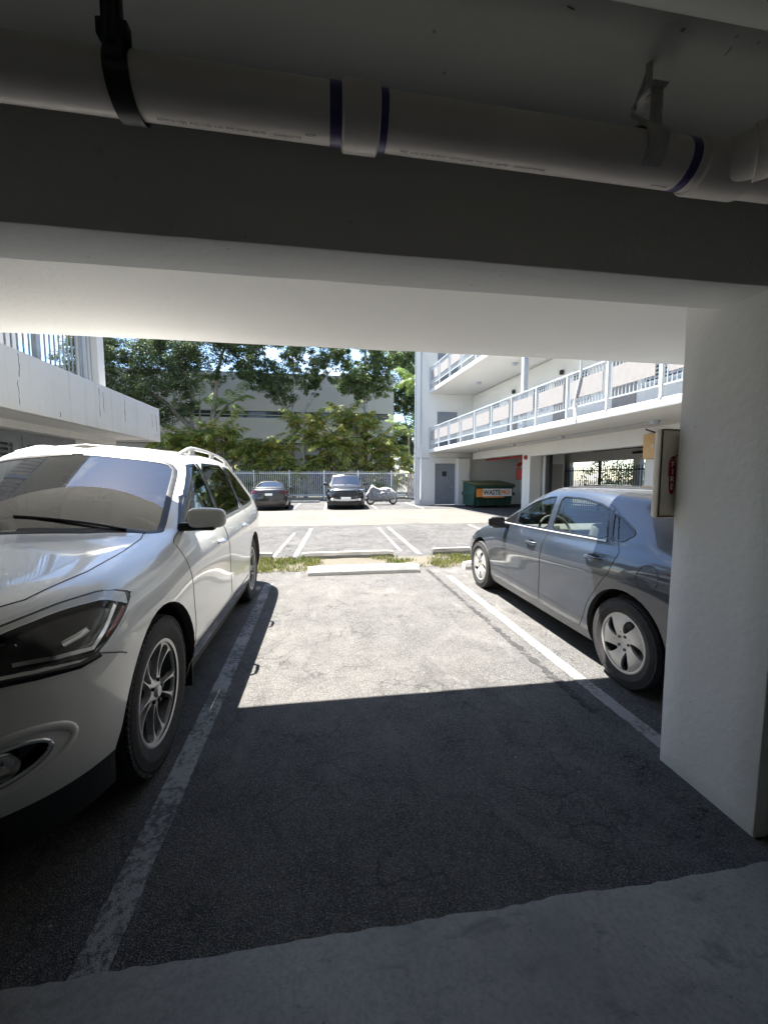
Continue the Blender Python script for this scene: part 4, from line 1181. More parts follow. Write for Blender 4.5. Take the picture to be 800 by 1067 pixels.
def build_sedan(root, paint, gl, far=False):
    sk = Skin(sharpen(sedan_cols(), 8, 7))
    A1, A2 = (0, .325, .372), (2.67, .325, .378)
    win_v = rounded(side([(.52, .965), (.55, .985), (.80, 1.12), (.845, .975)]), 1, .10)
    win_f = rounded(side([(.89, .978), (.85, 1.135), (1.06, 1.235), (1.30, 1.305), (1.44, 1.318), (1.52, .998)]), 1, .10)
    win_r = rounded(side([(1.61, 1.000), (1.53, 1.322), (1.85, 1.318), (2.10, 1.285), (2.24, 1.245), (2.375, 1.025)]), 1, .10)
    win_q = rounded(side([(2.42, 1.028), (2.29, 1.228), (2.42, 1.185), (2.57, 1.12), (2.61, 1.09), (2.55, 1.035)]), 1, .13)
    wshp = rounded([(0, .135, 0), (.36, .165, 0), (.60, .27, 0), (.67, .38, 0), (.57, 1.02, 0), (.50, 1.075, 0), (.3, 1.03, 0), (0, 1.01, 0)], 1, .1)
    wshp = [p for p in wshp]; wshp = sorted(wshp, key=lambda p: math.atan2(p[1]-.6, p[0]+.01)); wshp = [np.array((0, wshp[0][1], 0))]+wshp+[np.array((0, wshp[-1][1], 0))]
    blp = [(0, 2.54, 0), (.25, 2.56, 0), (.44, 2.62, 0), (.50, 2.70, 0), (.62, 3.0, 0), (.60, 3.06, 0), (.35, 3.11, 0), (0, 3.13, 0)]
    hoodp = [(0, -.74, 0), (.3, -.72, 0), (.5, -.62, 0), (.60, -.46, 0), (.655, -.10, 0), (.665, .14, 0), (.64, .26, 0), (.36, .14, 0), (0, .105, 0)]
    trunkp = [(0, 3.17, 0), (.36, 3.15, 0), (.60, 3.10, 0), (.64, 3.2, 0), (.62, 3.38, 0), (.42, 3.46, 0), (0, 3.48, 0)]
    hl = [(.80, -.20, .76), (.76, -.40, .76), (.62, -.62, .74), (.50, -.72, .70), (.55, -.75, .63), (.70, -.66, .61), (.80, -.48, .63), (.84, -.30, .68)]
    tl = [(.84, 2.98, .90), (.83, 3.20, .93), (.70, 3.42, .94), (.46, 3.53, .92), (.46, 3.56, .80), (.72, 3.47, .78), (.83, 3.28, .78)]
    gr = [(0, -.86, .70), (.42, -.84, .69), (.45, -.83, .62), (.3, -.85, .58), (0, -.86, .58)]
    low = [(0, -.86, .44), (.42, -.84, .44), (.5, -.80, .34), (.3, -.85, .30), (0, -.86, .30)]
    fd = side([(.42, .26), (1.545, .26), (1.56, .60), (1.565, .96), (1.48, 1.355), (1.20, 1.335), (.95, 1.24), (.80, 1.16), (.52, .99), (.40, .90), (.375, .62), (.38, .35)])
    rd = side([(1.56, .26), (2.18, .26), (2.24, .36), (2.30, .52), (2.42, .68), (2.52, .80), (2.56, .95), (2.50, 1.02), (2.33, 1.235), (2.12, 1.315), (1.80, 1.355), (1.50, 1.357), (1.578, .96)])
    fuel = [(.8, 2.86+.085*math.cos(a), .835+.085*math.sin(a)) for a in [2*math.pi*k/24 for k in range(24)]]
    regs = [
        dict(name='cut', mode='side', poly=circ(*A1), mat=None, step=.05), dict(name='cut2', mode='side', poly=circ(*A2), mat=None, step=.05),
        dict(name='vent_window', mode='side', poly=win_v, mat=M['gloss_black'], off=-.003),
        dict(name='front_side_window', mode='side', poly=win_f, mat=gl, off=-.004),
        dict(name='rear_side_window', mode='side', poly=win_r, mat=gl, off=-.004),
        dict(name='quarter_window', mode='side', poly=win_q, mat=gl, off=-.004),
        dict(name='windshield', mode='top', poly=wshp, mat=gl, off=-.003, both=True),
        dict(name='rear_window', mode='top', poly=blp, mat=gl if not far else M['glass_wind'], off=-.003, both=True),
        dict(name='headlight', mode='3d', poly=hl, mat=M['chrome'], off=.002),
        dict(name='taillight', mode='3d', poly=tl, mat=M['red_lens'], off=.003),
        dict(name='grille', mode='front', poly=gr, mat=M['blackplastic'], off=-.01, both=True),
        dict(name='lower_grille', mode='front', poly=low, mat=M['blackplastic'], off=-.01, both=True),
        dict(name='hood', mode='top', poly=hoodp, mat=paint, off=.001, both=True),
        dict(name='trunk_lid', mode='top', poly=trunkp, mat=paint, off=.001, both=True),
        dict(name='front_door', mode='side', poly=fd, mat=paint, off=.0012),
        dict(name='rear_door', mode='side', poly=rd, mat=paint, off=.0012),
    ]
    res = build_skin(sk, regs, root, paint, .11 if not far else .25, .11 if not far else .25)
    for k, a in ((0, A1), (1, A2)): arch_liner(sk, res['polys'][k], root, a[0], a[1], a[2], .55, paint)
    for poly in (win_v, win_f, win_r, win_q):
        mb = MB(); ribbon(mb, sk, poly, 'side', .022, .0025, True); mb.build('window_trim', M['gloss_black'], root, smooth=True)
    mb = MB(); ribbon(mb, sk, side([(.875, .970), (.835, 1.13)]), 'side', .035, .004); ribbon(mb, sk, side([(2.40, 1.02), (2.262, 1.245)]), 'side', .045, .004)
    mb.build('pillar_trim', M['gloss_black'], root, smooth=True)
    mb = MB(); ribbon(mb, sk, side([(.55, .962), (1.0, .972), (1.6, .987), (2.38, 1.012)]), 'side', .014, .004, False, .002); mb.build('belt_moulding', M['alloy'], root, smooth=True)
    mb = MB(); ribbon(mb, sk, wshp[1:-1], 'top', .03, .002); mb.build('windshield_trim', M['black'], res['windshield'], smooth=True)
    mb = MB(); ribbon(mb, sk, blp, 'top', .035, .002); mb.build('rear_window_trim', M['black'], res['rear_window'], smooth=True)
    mb = MB()
    for poly in (fd, rd): ribbon(mb, sk, rounded(poly, 1, .1), 'side', .006, .0018, True)
    ribbon(mb, sk, hoodp[1:], 'top', .007, .002); ribbon(mb, sk, trunkp[1:], 'top', .007, .002)
    ribbon(mb, sk, side([(2.33, 1.10+.14), (2.62, 1.12)]), 'side', .0, .0)
    mb.build('panel_gap', M['black'], res['body'])
    mb = MB(); ribbon(mb, sk, fuel, 'side', .006, .002, True, 0, False); mb.build('fuel_flap_gap', M['black'], res['body'])
    mb = MB()
    V = []; F = []
    Pb = sk.ev(np.array([(u, 0.0) for u in np.linspace(0, sk.nu, 120)]))
    def inarch(p): return any(abs(p[1]-a[0]) < a[2] for a in (A1, A2)) and abs(p[0]) > .5
    for i, p in enumerate(Pb):
        q = p.copy(); q[0] *= .955; q[1] = 1.4+(q[1]-1.4)*.975; q[2] = .165
        V += [p+np.array([0, 0, .004]), q]
        if i and not (inarch(Pb[i]) and inarch(Pb[i-1])): F.append((2*i-2, 2*i-1, 2*i+1, 2*i))
    mb.add(V, F); mb.add([v*MIR for v in V], [f[::-1] for f in F])
    mb.box(-.53, .53, -.75, 3.5, .17, .30); mb.box(-.80, .80, .42, 2.22, .17, .24)
    mb.build('lower_cladding', M['blackplastic'], root)
    for (y, sg) in ((0, 1), (0, -1), (2.67, 1), (2.67, -1)):
        wheel(root, (sg*.765, y, .318), sg, .320, .213, .205, 'hub')
    for sg in (1, -1): mirror(root, .94, .70, .985, .72, paint if far else M['paint_black2'], sg)
    for sg, suf in ((1, ''), (-1, '#R')):
        for y, z, dn in ((1.46, .845, 'front_door'), (2.42, .875, 'rear_door')):
            x = sk.ev(sk.inv([(0, y-.10, z)], 'side'))[0][0]
            mb = MB()
            pts = [(sg*(x+.0), y-.19, z), (sg*(x+.030), y-.165, z+.002), (sg*(x+.036), y-.10, z+.004), (sg*(x+.030), y-.03, z+.002), (sg*(x+.0), y-.005, z)]
            mb.tube(pts, [.010, .012, .013, .012, .010], 8)
            mb.build('door_handle', paint, res[dn+suf], auto=50)
            mb = MB(); V = [(sg*(x+.002), y-.10+.075*math.cos(a), z+.028*math.sin(a)) for a in [2*math.pi*k/20 for k in range(20)]]
            mb.add(V, [tuple(range(20))]); mb.build('handle_cup', M['gloss_black'], res[dn+suf])
    if not far:
        mb = MB(); mb.box(-.66, .66, .42, .95, .70, .92, .06); mb.build('dashboard', M['seat_grey'], root, auto=40)
        for x in (.36, -.36): seat(root, x, 1.52, .42, M['seat_grey'])
        mb = MB(); mb.box(-.64, .64, 2.05, 2.5, .42, .60, .05)
        Mx = Matrix.Translation((0, 2.42, .5)) @ Matrix.Rotation(R(-20), 4, 'X'); mb.box(-.62, .62, -.06, .10, 0, .55, .05, Mx)
        b = mb.build('rear_bench', M['seat_grey'], root, auto=40)
        for x in (.38, -.38):
            mb = MB(); mb.box(x-.13, x+.13, -.05, .06, .55, .72, .045, Mx); mb.build('headrest', M['seat_grey'], b, auto=40)
        mb = MB(); mb.box(-.58, .58, 2.62, 3.02, .98, 1.01); mb.build('parcel_shelf', M['seat_grey'], root)
        steering(root, .36, .98, .90)
    else:
        mb = MB(); mb.box(-.62, .62, .5, 3.0, .4, .85); mb.build('cabin', M['seat_grey'], root)
        mb = MB(); mb.box(-.16, .16, 3.615, 3.635, .70, .80, .003); mb.build('number_plate', M['letter_white'], root)
        mb = MB(); mb.box(-.6, .6, 3.565, 3.60, .335, .36, .004); mb.build('bumper_lip', M['blackplastic'], root)
    return sk, res

suv = thing('crossover_car', 'large pearl white crossover parked nose-in on the left with roof rails and black headlights', 'car', (-1.775, 2.14, 0), R(.8))
build_suv(suv, M['paint_suv'], M['glass_clear'], M['glass_dark'])
sedan = thing('sedan_car', 'grey metallic four-door sedan parked nose-out on the right, half in sun, beside the pillar', 'car', (2.965, 5.17, 0), R(180))
build_sedan(sedan, M['paint_civic'], M['glass_clear'])
collar('coupling', .054, .143, PR+.010, M['pvc'])
collar('primer_band', .024, .052, PR+.0012, M['purple'], bev=.0005)
collar('primer_band', .145, .163, PR+.0012, M['purple'], bev=.0005)
collar('primer_band', .985, 1.012, PR+.0012, M['purple'], bev=.0005)
collar('coupling', 1.035, 1.20, PR+.008, M['pvc'])
mb = MB(); mb.tube([(1.10, 0, pz(1.1)), (1.22, -.10, .0), (1.9, -.70, .03)], PR, 36); mb.build('branch_pipe', M['pvc'], pp, auto=40)
mb = MB(); mb.tube([(1.17, -.056, -.004), (1.33, -.197, .005)], PR+.008, 36); mb.build('branch_collar', M['pvc'], pp, auto=40)
# black plastic hanger strap
mb = MB(); mb.lathe([(PR*.99, -.455), (PR+.006, -.455), (PR+.006, -.405), (PR*.99, -.405)], 40)
Mx = Matrix.Translation((-.43, 0, 0))
mb.box(-.45, -.41, -.072, -.052, .0, .23, .004); mb.box(-.462, -.398, -.070, -.045, .04, .075, .005); mb.tube([(-.43, -.08, .02), (-.43, -.055, .215)], .012, 8)
mb.build('black_strap', M['strap_black'], pp, auto=40)
# galvanised hanger
mb = MB(); mb.lathe([(PR*.99, .845), (PR+.007, .845), (PR+.007, .902), (PR*.99, .902)], 40)
mb.box(.857, .890, -.050, -.044, .03, .135, .001); mb.box(.852, .896, -.060, .02, .132, .138, .001)
mb.tube([(.874, -.02, .13), (.868, -.02, .235)], .008, 8); mb.tube([(.86, -.045, .04), (.835, -.01, .09), (.862, .02, .13)], .006, 6); mb.tube([(.862, .02, .13), (.875, -.02, .215)], .006, 6)
mb.build('pipe_hanger', M['galv'], pp, auto=40)
def ptext(body, x, ang, size, mat):
    a = R(ang); n = Vector((0, math.cos(a), math.sin(a))); X = Vector((1, 0, -.010)); Y = n.cross(X).normalized()
    Mx = Matrix((X, Y, n)).transposed().to_4x4(); Mx.translation = Vector((x, 0, pz(x)))+n*(PR+.0006)
    text_part('pipe_print', body, size, mat, pp, Mx, .0001, False, 'LEFT')
M['ink2'] = plain('faded_ink', (.13, .11, .12), .6)
ptext('PVC  4 IN  SCH 40 DWV  NSF-dwv  ASTM D 2665', -.95, -84, .0115, M['ink2'])
ptext('ASTM D 1785  PVC-1120  4 IN  PVC DWV  200 PSI  -  CHARLOTTE', -.375, -84, .0115, M['ink2'])
ptext('PVC  4 IN  SCH 40 DWV  ASTM D 2665  PVC-1120  220 PSI  -  CHARLOTTE PIPE', .20, -84, .0115, M['ink2'])
ptext('ASTM', -.035, -96, .010, M['ink'])
ptext('ASTM D 2665', .915, -84, .009, M['ink2'])

# fire extinguisher cabinet mounted behind the pillar
cab = thing('extinguisher_cabinet', 'beige fire extinguisher cabinet with a red FIRE sticker, fixed behind the pillar', 'cabinet', (1.80, 1.84, 1.53))
mb = MB(); mb.box(-.118, .33, -.035, .010, -.235, .225, .016); mb.build('case', M['cab_edge'], cab, auto=40)
mb = MB(); mb.box(-.108, .30, -.0435, -.034, -.222, .212, .012); mb.build('door', M['cab_beige'], cab, auto=40)
mb = MB()
for a, b in (((-.111, -.226), (.304, -.226)), ((-.111, .216), (.304, .216))): mb.tube([(a[0], -.036, a[1]), (b[0], -.036, b[1])], .003, 6)
mb.tube([(-.111, -.038, -.226), (-.111, -.038, .216)], .003, 6); mb.build('door_gap', M['strap_black'], cab)
mb = MB()
pts = rounded([(-.0375, -.115), (.0, -.115), (.0, .045), (-.008, .06), (-.03, .06), (-.0375, .045)], 2)
mb.add([(p[0]-.030, -.0445, p[1]+.005) for p in pts], [tuple(range(len(pts)))])
st = mb.build('fire_sticker', M['fire_red'], cab)
mb = MB(); mb.box(-.058, -.040, -.0458, -.0445, .066, .082); mb.tube([(-.048, -.0455, .08), (-.028, -.0455, .088), (-.018, -.0455, .080)], .0022, 6); mb.tube([(-.062, -.0455, .075), (-.072, -.0455, .05), (-.071, -.0455, -.02)], .0022, 6)
mb.build('extinguisher_symbol', M['fire_red'], st)
for k, ch in enumerate('FIRE'):
    Mx = Matrix.Translation((-.049, -.0449, .040-.0375*k)) @ Matrix.Rotation(R(90), 4, 'X')
    text_part('letter', ch, .040, M['letter_white'], st, Mx, .0002, True)

# ---------------------------------------------------------------- left wing
lb = thing('left_building', 'white two-storey wing on the left with a stained concrete parapet and grey louvred doors', 'building', (-4.3, 8, 0))
def part(par, name, x0, x1, y0, y1, z0, z1, mat, bev=0.0, org=(0, 0)):
    mb = MB(); mb.box(x0-org[0], x1-org[0], y0-org[1], y1-org[1], z0, z1, bev); return mb.build(name, mat, par, auto=40 if bev else None)
LO = (-4.3, 8)
M['parapet'] = stucco('parapet_paint', (.55, .55, .525), .35, .5, 1.0, True, .85, (.16, .16, .14))
rough_box('parapet', -4.44, -4.30, 2.0, 11.5, 2.47, 3.33, M['parapet'], lb, .25, .004, (-4.3, 8, 0))
rough_box('parapet', -7.5, -4.441, 11.37, 11.5, 2.47, 3.33, M['parapet'], lb, .25, .004, (-4.3, 8, 0))
part(lb, 'slab', -8, -4.441, 2.0, 11.369, 2.50, 2.72, M['white_soffit'], 0, LO)
part(lb, 'soffit_beam', -5.5, -5.25, 2.0, 11.2, 2.36, 2.499, M['white_worn'], 0, LO)
part(lb, 'lower_wall', -5.75, -5.5, 9.95, 10.9, -.02, 2.499, M['white_worn'], 0, LO)
part(lb, 'lower_wall', -5.75, -5.5, 2.0, 9.95, -.02, .4, M['white_worn'], 0, LO)
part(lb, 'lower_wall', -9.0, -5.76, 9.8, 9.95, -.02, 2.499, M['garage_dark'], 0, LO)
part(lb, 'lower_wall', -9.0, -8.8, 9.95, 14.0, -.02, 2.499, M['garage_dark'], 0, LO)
part(lb, 'header', -5.52, -5.498, 2.0, 9.949, 2.30, 2.36, M['grey_panel'], 0, LO)
for k in range(5):
    y1 = 9.94-1.62*k; y0 = y1-1.58
    mb = MB(); fr = MB(); x = -5.53
    for (a, b, c, d) in ((y0, y1, 2.14, 2.30), (y0, y1, .4, .55), (y0, y0+.10, .55, 2.14), (y1-.22, y1, .55, 2.14)):
        fr.box(x-.02+4.3, x+.025+4.3, a-8, b-8, c, d)
    p = fr.build('louvre_door', M['grey_panel'], lb)
    z = .62
    while z < 2.12:
        V = [(x+.012+4.3, y0+.1-8, z), (x+.012+4.3, y1-.22-8, z), (x-.03+4.3, y1-.22-8, z+.055), (x-.03+4.3, y0+.1-8, z+.055), (x+.012+4.3, y0+.1-8, z+.012), (x+.012+4.3, y1-.22-8, z+.012)]
        mb.add(V, [(0, 1, 2, 3), (0, 1, 5, 4)]); z += .095
    mb.build('louvre_slats', M['grey_panel'], p)
    mb = MB(); mb.box(x-.06+4.3, x-.05+4.3, y0+.1-8, y1-.22-8, .55, 2.14); mb.build('louvre_backing', M['black'], p)
part(lb, 'column', -4.95, -4.55, 9.15, 9.40, 2.72, 6.2, M['white_wall'], 0, LO)
part(lb, 'upper_wall', -7.6, -7.4, 2.0, 11.3, 2.72, 6.2, M['white_worn'], 0, LO)
part(lb, 'upper_roof', -8, -4.3, 2.0, 9.6, 6.2, 6.4, M['white_soffit'], 0, LO)
mb = MB(); mb.tube([(-.35, -6, 4.45), (-.35, 1.1, 4.45)], .03, 6); mb.tube([(-.35, -6, 3.42), (-.35, 1.1, 3.42)], .02, 6)
y = -5.9
while y < 1.1: mb.box(-.362, -.338, y-.008, y+.008, 3.33, 4.45); y += .125
for y in (-4.4, -3.1, -1.8, -.5, .8): mb.box(-.39, -.31, y-.04, y+.04, 2.72, 4.5)
mb.build('railing', M['rail_grey'], lb)
mb = MB()
for (a, b) in (((11.02, 2.80), (11.02, 3.12)), ((11.02, 3.12), (11.10, 3.12)), ((11.22, 3.12), (11.28, 3.10)), ((11.28, 3.10), (11.28, 2.72)), ((11.28, 2.62), (11.14, 2.62))):
    mb.tube([(.004, a[0]-8, a[1]), (.004, b[0]-8, b[1])], .010, 5)
mb.build('wall_bracket', M['galv'], lb)
mb = MB()   # cracks and rust streaks on the parapet
rr = random.Random(3)
for (y, z0, z1) in ((6.55, 3.28, 2.95), (6.5, 2.9, 2.55), (8.6, 3.25, 2.7), (8.75, 3.2, 2.8), (9.6, 3.2, 2.75), (7.4, 2.6, 2.52)):
    pts = [(.002, y-8+.03*rr.random(), z0+(z1-z0)*k/6) for k in range(7)]
    mb.tube(pts, [.002+.004*rr.random() for _ in range(7)], 4)
mb.build('parapet_stain', M['stop_grey'], lb)

# ---------------------------------------------------------------- right building (its own frame, turned 3.6 degrees)
rb = thing('walkway_building', 'white three-storey apartment building on the right with open railed walkways over the parking bays', 'building', (5.80, 21.8, 0), R(3.6))
P = lambda *a, **k: part(rb, *a, **k)
X0 = 2.56
for z in (2.93, 6.16):
    mb = MB(); mb.box(0, X0+.4, -22.0, -.002, z, z+.19, .01); mb.build('walkway_slab', M['white_soffit'], rb, auto=40)
P('roof', -.1, 6.7, -22, .3, 9.5, 9.75, M['white_soffit'])
# end wall with the grey door
P('end_wall', -.74, .0, 0, .22, -.02, 9.5, M['white_wall'])
P('end_wall', 0.0, .36, .0, .22, -.02, 9.5, M['white_wall'])
P('end_wall', .36, 1.56, .0, .22, 2.34, 9.5, M['white_wall'])
P('end_wall', 1.56, 6.5, .0, .22, -.02, 9.5, M['white_wall'])
mb = MB(); mb.add([(-.60, -.003, 9.4), (-.34, -.003, .02), (-.22, -.003, .02)], [(0, 1, 2)])
P('downpipe', -.80, -.745, .05, .12, .02, 9.4, M['rail_grey'])
mb = MB(); mb.tube([(-.50, -.05, .02), (-.50, -.05, 9.3)], .035, 8); mb.tube([(-.74, -.04, 2.62), (0, -.04, 2.62)], .02, 6); mb.build('wall_conduit', M['rail_grey'], rb, smooth=True)
mb = MB(); mb.box(.36, 1.56, .06, .10, .02, 2.34); d1 = mb.build('door', M['grey_paint'], rb)
mb = MB(); mb.box(.80, 1.06, .050, .0595, 1.62, 1.90); mb.build('door_window', M['pane'], d1)
mb = MB(); mb.tube([(1.42, .058, 1.05), (1.42, .02, 1.05), (1.34, .02, 1.05)], .015, 6); mb.build('door_handle', M['alloy'], d1)
mb = MB()
for (a, b, c, d) in ((.32, .36, -.0, 2.38), (1.56, 1.60, 0, 2.38)): mb.box(a, b, -.015, .06, c+.02, d)
mb.box(.32, 1.60, -.016, .05, 2.341, 2.39); mb.build('door_frame', M['white_metal'], d1)
P('corner_column', 1.62, 2.30, -.35, -.003, -.02, 2.60, M['white_wall'])
# beams over the bays
P('beam', X0-.10, X0+.25, -6.1, -.36, 2.56, 2.929, M['white_wall'])
P('beam', X0-.10, X0+.25, -22, -6.101, 2.44, 2.929, M['white_wall'])
# columns of the bays
for yc, w in ((-5.8, .60), (-12.13, .55), (-20, .55)):
    P('column', X0-.12, X0+.42, yc-w/2, yc+w/2, -.02, 2.445 if yc < -6.2 else 2.56, M['white_wall'])
# rooms behind
P('bay_wall', X0+3.0, X0+3.2, -3.4, -.003, -.02, 2.93, M['garage_in'])
P('bay_wall', X0+.43, X0+1.35, -6.35, -6.20, -.02, 2.93, M['white_worn'])
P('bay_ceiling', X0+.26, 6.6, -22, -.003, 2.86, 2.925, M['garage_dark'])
P('bay_wall', 6.4, 6.6, -22, -3.401, 2.30, 2.859, M['garage_in'])
P('bay_wall', 6.4, 6.6, -3.4, -.003, -.02, 2.859, M['garage_in'])
for yc in (-7.5, -12.5, -17.5): P('rear_column', 6.38, 6.62, yc-.15, yc+.15, -.02, 2.3, M['white_worn'])
P('bay_pipes', X0+.45, X0+.60, -6.6, -6.40, -.02, 2.8, M['dark_metal'])
mb = MB()
for z, x, r_ in ((2.70, 3.2, .05), (2.62, 4.3, .07), (2.72, 5.6, .04), (2.55, 6.2, .05)): mb.tube([(x, -21, z), (x, -7.5, z)], r_, 8)
for y in (-9, -11.5, -14, -17): mb.tube([(2.9, y, 2.66), (6.3, y, 2.66)], .05, 8)
mb.build('ceiling_pipes', M['dark_metal'], rb, smooth=True)
mb = MB(); mb.box(X0+.72, X0+1.25, -6.38, -6.352, .02, 2.1); mb.build('bay_door', M['beige_panel'], rb)
# upper floors: wall, doors, windows
for z in (3.12, 6.35):
    P('upper_wall', X0, X0+.2, -22, -.003, z, z+3.0, M['white_wall'])
    P('dado', X0-.012, X0-.002, -22, -.004, z, z+.42, M['rail_grey'])
mb = MB(); mb.box(.45, 1.62, -.03, -.004, 3.125, 5.20); mb.build('door', M['grey_paint'], rb)
mb = MB(); mb.box(.45, 1.62, -.03, -.004, 6.355, 8.4); mb.build('door', M['grey_paint'], rb)
def louv_window(y0, y1, z0, z1, frame=True, dark=True):
    mb = MB()
    for (a, b, c, d) in ((y0-.06, y0, z0-.06, z1+.06), (y1, y1+.06, z0-.06, z1+.06), (y0, y1, z0-.06, z0), (y0, y1, z1, z1+.06)):
        mb.box(X0-.05, X0-.002, a, b, c, d)
    w = mb.build('window', M['white_metal'], rb)
    mb = MB(); mb.box(X0-.015, X0-.004, y0, y1, z0, z1); mb.build('pane', M['pane'], w)
    mb = MB(); z = z0+.04
    while z < z1-.03:
        mb.add([(X0-.045, y0, z), (X0-.045, y1, z), (X0-.02, y1, z+.07), (X0-.02, y0, z+.07)], [(0, 1, 2, 3)]); z += .11
    mb.build('window_slats', M['rail_grey'], w)
    mb = MB(); mb.box(X0-.07, X0-.0, y0-.1, y1+.1, z0-.12, z0-.061); mb.build('sill', M['rail_grey'], w)
for z in (3.12, 6.35):
    for (a, b, c, d) in ((-3.1, -2.1, 1.15, 2.15), (-6.95, -6.05, 1.2, 2.15), (-9.3, -8.55, 1.2, 2.1), (-13.3, -11.6, 1.1, 2.05), (-16.3, -15.4, 1.1, 2.1), (-19.5, -18.0, 1.1, 2.1)):
        louv_window(a, b, z+c, z+d)
for (y0, y1) in ((-4.8, -3.95), (-8.2, -7.4), (-11.3, -10.4)):
    mb = MB(); mb.box(X0-.03, X0-.003, y0, y1, 3.125, 5.15); d = mb.build('door', M['beige_panel'], rb)
    mb = MB(); mb.box(X0-.14, X0-.03, y0+.2, y0+.34, 5.35, 5.52, .02); mb.build('lamp', M['dark_metal'], rb, auto=40)
# walkway lamps under slabs
for z in (2.93, 6.16):
    for y in (-3.0, -6.3, -9.4, -13.0):
        mb = MB(); mb.lathe([(.001, -.10), (.09, -.09), (.12, -.03), (.12, 0)], 16, Matrix.Translation((1.5, y, z)) @ Matrix.Rotation(R(-90), 4, 'Y')); mb.build('soffit_lamp', M['rail_grey'], rb, smooth=True)
mb = MB(); mb.tube([(1.5, -3.0, 2.905), (1.5, -13, 2.905)], .014, 6); mb.tube([(.02, -.35, 2.66), (2.4, -.4, 2.66)], .014, 6); mb.build('soffit_conduit', M['rail_grey'], rb)
# railings
for z, ya in ((3.12, -21.5), (6.35, -21.5)):
    mb = MB(); mb.box(-.005, .045, ya, -.003, z+1.14, z+1.18); mb.box(.005, .035, ya, -.003, z+.24, z+.27)
    mb.build('handrail', M['rail_paint'], rb)
    k = 0; y = -.05
    posts = MB(); bars = MB(); pans = MB()
    while y > ya+.1:
        posts.box(-.012, .052, y-.03, y+.03, z, z+1.14)
        yy = y-.12
        while yy > y-1.40: bars.box(.013, .029, yy-.008, yy+.008, z+.27, z+1.14); yy -= .105
        pans.box(-.004, .008, y-1.30, y-.16, z+.48, z+.95)
        k += 1; y -= 1.45
    posts.build('railing_posts', M['rail_paint'], rb); bars.build('balusters', M['rail_paint'], rb); pans.build('railing_panels', M['beige_panel'], rb)
    for yc in (-9.3, -16.5):
        P('walkway_post', .06, .22, yc-.08, yc+.08, z, z+3.05, M['rail_grey'])
    mb = MB(); mb.tube([(-.02, -12.05, z-.1), (-.02, -12.0, z+.4), (-.02, -12.2, z+1.0), (-.02, -12.15, z+3)], .028, 8); mb.build('downpipe', M['white_metal'], rb, smooth=True)
# red sprinkler pipe in the first bay
mb = MB(); mb.tube([(2.9, -1.2, 2.5), (2.9, -5.3, 2.5)], .05, 8); mb.tube([(3.2, -4.2, 2.5), (3.2, -4.2, 2.25), (3.0, -4.2, 2.1)], .09, 8); mb.box(3.3, 3.42, -4.3, -3.5, 1.45, 2.0, .05)
mb.build('sprinkler_pipe', M['pipe_red'], rb, auto=50)
mb = MB(); mb.lathe([(.001, -.10), (.09, -.08), (.10, 0)], 14, Matrix.Translation((X0-.12, -5.8, 2.40))); mb.build('alarm_bell', M['pipe_red'], rb, smooth=True)

# meter box on a post: on the street face of the third column
EBP = tuple(Matrix.Translation((5.8, 21.8, 0)) @ Matrix.Rotation(R(3.6), 4, 'Z') @ Vector((2.44, -12.2, 2.38)))
eb = thing('electric_box', 'small tan electrical box fixed high on the white column behind the sedan', 'box', EBP, R(3.6))
mb = MB(); mb.box(-.16, 0, -.36, .30, -.34, .34, .02); mb.build('case', M['box_tan'], eb, auto=40)
mb = MB(); mb.box(-.172, -.159, -.06, .02, -.02, .04); mb.build('latch', M['galv'], eb)
mb = MB(); mb.tube([(-.04, -.1, -.36), (-.04, -.14, -.9), (-.02, -.25, -1.4)], .015, 6); mb.tube([(-.05, 0, .36), (-.3, .1, .46)], .02, 6); mb.build('cable', M['dark_metal'], eb)

# dumpster
dp = thing('dumpster', 'green waste dumpster with a two-tone sign in the open bay', 'dumpster', (8.5, 20.0, 0), R(3.6))
mb = MB()
V = [(-1.05, -.55, .12), (1.05, -.55, .12), (1.05, .75, .12), (-1.05, .75, .12), (-1.05, -.80, 1.12), (1.05, -.80, 1.12), (1.05, .75, 1.30), (-1.05, .75, 1.30)]
mb.add(V, [(3, 2, 1, 0), (0, 1, 5, 4), (1, 2, 6, 5), (2, 3, 7, 6), (3, 0, 4, 7)])
mb.box(-1.12, 1.12, -.86, -.79, 1.05, 1.16, .01); mb.box(-1.12, -1.05, -.8, .75, .62, .80, .01); mb.box(1.05, 1.12, -.8, .75, .62, .80, .01)
for x in (-.8, -.3, .3, .8): mb.box(x-.04, x+.04, -.66, -.56, .12, .40, .01)
mb.build('bin', M['dump_green'], dp, auto=40)
for (a, b) in ((-1.1, -.02), (.02, 1.1)):
    mb = MB(); Mx = Matrix.Translation((0, .80, 1.34)) @ Matrix.Rotation(R(-6.0), 4, 'X').inverted()
    mb.box(a, b, -1.68, 0, 0, .05, .015, Mx); mb.build('lid', M['dump_lid'], dp, auto=40)
for x in (-.9, .9):
    for y in (-.45, .6):
        mb = MB(); mb.lathe([(.001, -.03), (.07, -.03), (.07, .03), (.001, .03)], 16, Matrix.Translation((x, y, .07))); mb.build('caster', M['rubber'], dp, auto=40)
mb = MB(); mb.box(-.62, .98, -.768, -.755, .60, .98); sg_ = mb.build('sign', M['letter_white'], dp)
mb = MB(); mb.box(-.98, -.63, -.775, -.755, .56, .98); mb.build('orange_panel', M['orange'], dp)
mb = MB(); mb.box(-.62, .55, -.775, -.757, .52, .595); mb.build('orange_stripe', M['orange'], dp)
text_part('lettering', 'WASTE', .34, M['ink'], sg_, Matrix.Translation((-.12, -.770, .78)) @ Matrix.Rotation(R(90), 4, 'X'), .002, True, sx=.85)
